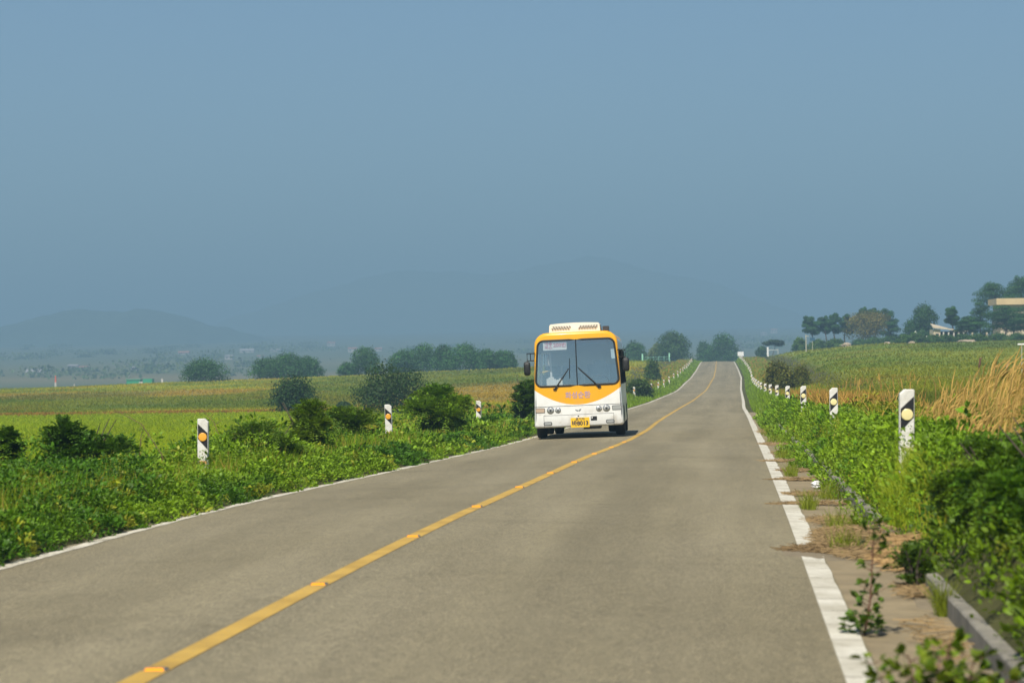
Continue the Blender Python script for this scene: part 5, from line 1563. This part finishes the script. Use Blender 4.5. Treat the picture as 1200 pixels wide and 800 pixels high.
# side windows, door line and wheel arches
for sg in (-1, 1):
    for i in range(5):
        y0, y1 = .56 + i * 1.53, .56 + i * 1.53 + 1.50
        xs_ = lambda z: sg * (hw - .09 * (z - .32) / (BH - .32) + .006)
        z0, z1 = 1.46, 2.42
        v = [(xs_(z0), y0, z0), (xs_(z0), y1, z0), (xs_(z1), y1, z1), (xs_(z1), y0, z1)]
        wn = MB().add(v, [(0, 1, 2, 3) if sg > 0 else (3, 2, 1, 0)]).build("side_window", SIDECLEAR, bus)
        v = np.array(v); fr_ = np.vstack([v, v[:2]]) + np.array([sg * .004, 0, 0])
        MB().tube(fr_, .018, 5, caps=False).build("frame", RUB, wn)
    for yw in (1.75, 6.2):
        th = np.linspace(-.25, math.pi + .25, 18)
        xa = sg * (hw + .001)
        v = [(xa - sg * .012 * (max(0, .42 + .50 * math.sin(t) - .32)), yw + .52 * math.cos(t), max(.42 + .50 * math.sin(t), .33)) for t in th] + [(xa, yw, .40)]
        m = MB(); m.add(v, [(i, i + 1, 18) for i in range(17)]); m.build("wheel_arch", RUB, bus)
        xw = sg * (hw - .125)
        prof_ = [(.20, -.10), (.27, -.125), (.39, -.13), (.425, -.10), (.43, 0), (.425, .10), (.39, .13), (.27, .125), (.20, .10)]
        th = np.linspace(0, 2 * np.pi, 32, endpoint=False)
        v = [(xw + a, yw + r_2 * math.cos(t), .43 + r_2 * math.sin(t)) for r_2, a in prof_ for t in th]
        wl = MB().add(v, [(i * 32 + j, i * 32 + (j + 1) % 32, (i + 1) * 32 + (j + 1) % 32, (i + 1) * 32 + j) for i in range(8) for j in range(32)]).build("wheel", TYRE, bus, smooth=True)
        rp = [(.205, .10), (.19, .06), (.10, .03), (.08, .09), (.02, .10)]
        v = [(xw + sg * a, yw + r_2 * math.cos(t), .43 + r_2 * math.sin(t)) for r_2, a in rp for t in th]
        MB().add(v, [(i * 32 + j, i * 32 + (j + 1) % 32, (i + 1) * 32 + (j + 1) % 32, (i + 1) * 32 + j) for i in range(4) for j in range(32)]).build("rim", RIM, wl, smooth=True)
        if yw > 3:   # inner twin tyre at the back
            v = [(xw - sg * .29 + a, yw + r_2 * math.cos(t), .43 + r_2 * math.sin(t)) for r_2, a in prof_ for t in th]
            MB().add(v, [(i * 32 + j, i * 32 + (j + 1) % 32, (i + 1) * 32 + (j + 1) % 32, (i + 1) * 32 + j) for i in range(8) for j in range(32)]).build("wheel", TYRE, bus, smooth=True)
# underside: axle, sump
MB().tube([(-1.0, 1.75, .40), (1.0, 1.75, .40)], .07, 8).build("axle", STEEL, bus)
MB().tube([(-1.0, 6.2, .42), (-.2, 6.2, .42), (0, 6.2, .40), (.2, 6.2, .42), (1.0, 6.2, .42)], [.08, .09, .18, .09, .08], 10).build("axle", STEEL, bus)
m = MB(); m.box(.10, .55, .5, 2.2, .235, .40); m.build("sump", STEEL, bus)
m = MB(); m.add([(-1.1, .14, .345), (1.1, .14, .345), (1.1, 8.3, .345), (-1.1, 8.3, .345)], [(0, 1, 2, 3)]); m.build("floor_pan", STEEL, bus)
# cabin seen through the glass
m = MB(); m.add([(-1.1, .20, 1.40), (1.1, .20, 1.40), (1.1, .75, 1.46), (-1.1, .75, 1.46), (-1.1, .75, .9), (1.1, .75, .9)], [(0, 1, 2, 3), (3, 2, 5, 4)]); m.build("dashboard", DARKIN, bus)
th = np.linspace(0, 2 * np.pi, 25)
MB().tube([(.58 + .24 * math.cos(t), .80 - .10 * math.sin(t), 1.56 + .15 * math.sin(t)) for t in th], .018, 6, caps=False).build("steering_wheel", RUB, bus)


def seat(x, y, w=.46, h=1.15, z=.95):
    m = MB(); m.box(x - w / 2, x + w / 2, y, y + .45, z, z + .14); m.box(x - w / 2, x + w / 2, y + .40, y + .52, z + .145, z + h - .3); m.box(x - w * .32, x + w * .32, y + .41, y + .50, z + h - .295, z + h - .06)
    return m.build("seat", SEATM, bus)


seat(.58, 1.15, .5, 1.25)
for y_ in (2.2, 3.2, 4.2, 5.2):
    for x_ in (-.8, -.32, .36, .82): seat(x_, y_)
# entrance door frame and handrails inside, on the kerb side
m = MB()
for a, b_ in (((-1.0, .62, 1.40), (-.93, .62, 2.40)), ((-.70, .62, 1.40), (-.72, .62, 2.40)), ((-.93, .62, 2.40), (-.72, .62, 2.40))): m.tube([a, b_], .032, 6)
m.build("door_frame", PAPER, bus); MB().tube([(-1.0, .60, 1.86), (-.72, .60, 1.90)], .018, 6).build("handrail", PLATE, bus)
# route board behind the glass
rb_f = lambda u, v: fy(u, v) + .022
pts = rrect(-.56, 2.60, .63, .265, .006)
v = np.stack([pts[:, 0], rb_f(pts[:, 0], pts[:, 1]), pts[:, 1]], -1); vb = v + np.array([0, .008, 0]); kk_ = len(v)
m = MB(); m.add(np.vstack([v, vb, v.mean(0)[None], vb.mean(0)[None]]), [(i, (i + 1) % kk_, kk_ + (i + 1) % kk_, kk_ + i) for i in range(kk_)]); m.also([((i + 1) % kk_, i, 2 * kk_) for i in range(kk_)]); m.also([(kk_ + i, kk_ + (i + 1) % kk_, 2 * kk_ + 1) for i in range(kk_)])
board = tag(m.build("route_board", PAPER), "white route board with red lettering behind the bus windscreen", "sign")
board.location = bus.location; board.rotation_euler = bus.rotation_euler; board.scale = bus.scale
fb = lambda u, v: rb_f(u, v) - .004
text_part("매송", .115, -.73, 2.655, 0, PINK, board, fn=fb, bold=.003); text_part("버스", .115, -.73, 2.54, 0, PINK, board, fn=fb, bold=.003); text_part("200번", .145, -.43, 2.60, 0, PINK, board, fn=fb, bold=.003)
m = MB(); m.add([(.935, float(fy(.97, 2.3)) + .014, 2.17), (1.035, float(fy(1.03, 2.17)) + .014, 2.17), (1.015, float(fy(1.02, 2.43)) + .014, 2.43), (.92, float(fy(.93, 2.43)) + .014, 2.43)], [(0, 1, 2, 3)])
m.build("permit_sticker", mat("pale_blue_sticker", (.62, .76, .80), .6), bus)
r_ = np.random.default_rng(3); m = MB()
for i in range(7):
    x0, y0, a = -.80 + .055 * i, .36 + .02 * r_.random(), r_.normal() * .05
    m.box(x0 - .03, x0 + .06, y0 + .02 * i, y0 + .02 * i + .012, 1.455, 1.66 + .05 * math.sin(i * 1.1) + .03 * r_.random())
pst = tag(m.build("paper_bundle", PAPER), "bundle of white papers standing on the bus dashboard", "papers")
pst.location = bus.location; pst.rotation_euler = bus.rotation_euler; pst.scale = bus.scale

# ------------------------------------------------------------------ haze
HAZE_DENS = 6.2e-4
hm_ = bpy.data.materials.new("pale_summer_haze"); hm_.use_nodes = True
nt = hm_.node_tree; nt.nodes.remove(nt.nodes["Principled BSDF"])
pv = nt.nodes.new("ShaderNodeVolumePrincipled"); pv.inputs["Density"].default_value = HAZE_DENS
pv.inputs["Color"].default_value = (.335, .565, .755, 1); pv.inputs["Anisotropy"].default_value = 0.0
nt.links.new(pv.outputs[0], nt.nodes["Material Output"].inputs["Volume"])
hz = MB().box(-7200, 7200, -300, 9600, -8.0, 275).build("haze", hm_)
tag(hz, "pale blue summer haze", kind="stuff")

# ------------------------------------------------------------------ light
SUN_EL, SUN_AZ = R(53), R(11)      # azimuth: degrees left of straight behind the camera
sd = Vector((-math.sin(SUN_AZ + .0) * math.cos(SUN_EL), -math.cos(SUN_AZ) * math.cos(SUN_EL), math.sin(SUN_EL)))
sun_d = bpy.data.lights.new("sun", 'SUN'); sun_d.energy = 5.0; sun_d.angle = R(.5); sun_d.color = (1, .93, .80)
sun = bpy.data.objects.new("sun", sun_d); COL.objects.link(sun); sun.rotation_euler = (-sd).to_track_quat('-Z', 'Y').to_euler(); sun.location = (0, 0, 300)
w = bpy.data.worlds.new("World"); scene.world = w; w.use_nodes = True
nt = w.node_tree; bg = nt.nodes["Background"]
sky = nt.nodes.new("ShaderNodeTexSky"); sky.sky_type = 'NISHITA'; sky.sun_disc = False; sky.sun_elevation = SUN_EL
sky.sun_rotation = math.atan2(sd.x, sd.y); sky.air_density = 1.0; sky.dust_density = .3; sky.ozone_density = 6.0; sky.altitude = 0
nt.links.new(sky.outputs[0], bg.inputs["Color"]); bg.inputs["Strength"].default_value = .062

scene.render.engine = 'CYCLES'
c = scene.cycles
c.max_bounces = 5; c.diffuse_bounces = 2; c.glossy_bounces = 3; c.transmission_bounces = 3; c.transparent_max_bounces = 10; c.volume_bounces = 0
c.caustics_reflective = False; c.caustics_refractive = False; c.sample_clamp_indirect = 6
c.use_denoising = True
try:
    c.denoiser = 'OPENIMAGEDENOISE'; c.denoising_input_passes = 'RGB_ALBEDO_NORMAL'; c.denoising_prefilter = 'ACCURATE'
except Exception:
    pass
c.use_adaptive_sampling = True; c.adaptive_threshold = .015
vs = scene.view_settings; vs.view_transform = 'Standard'; vs.look = 'None'; vs.exposure = .55; vs.gamma = 1; vs.use_curve_mapping = False
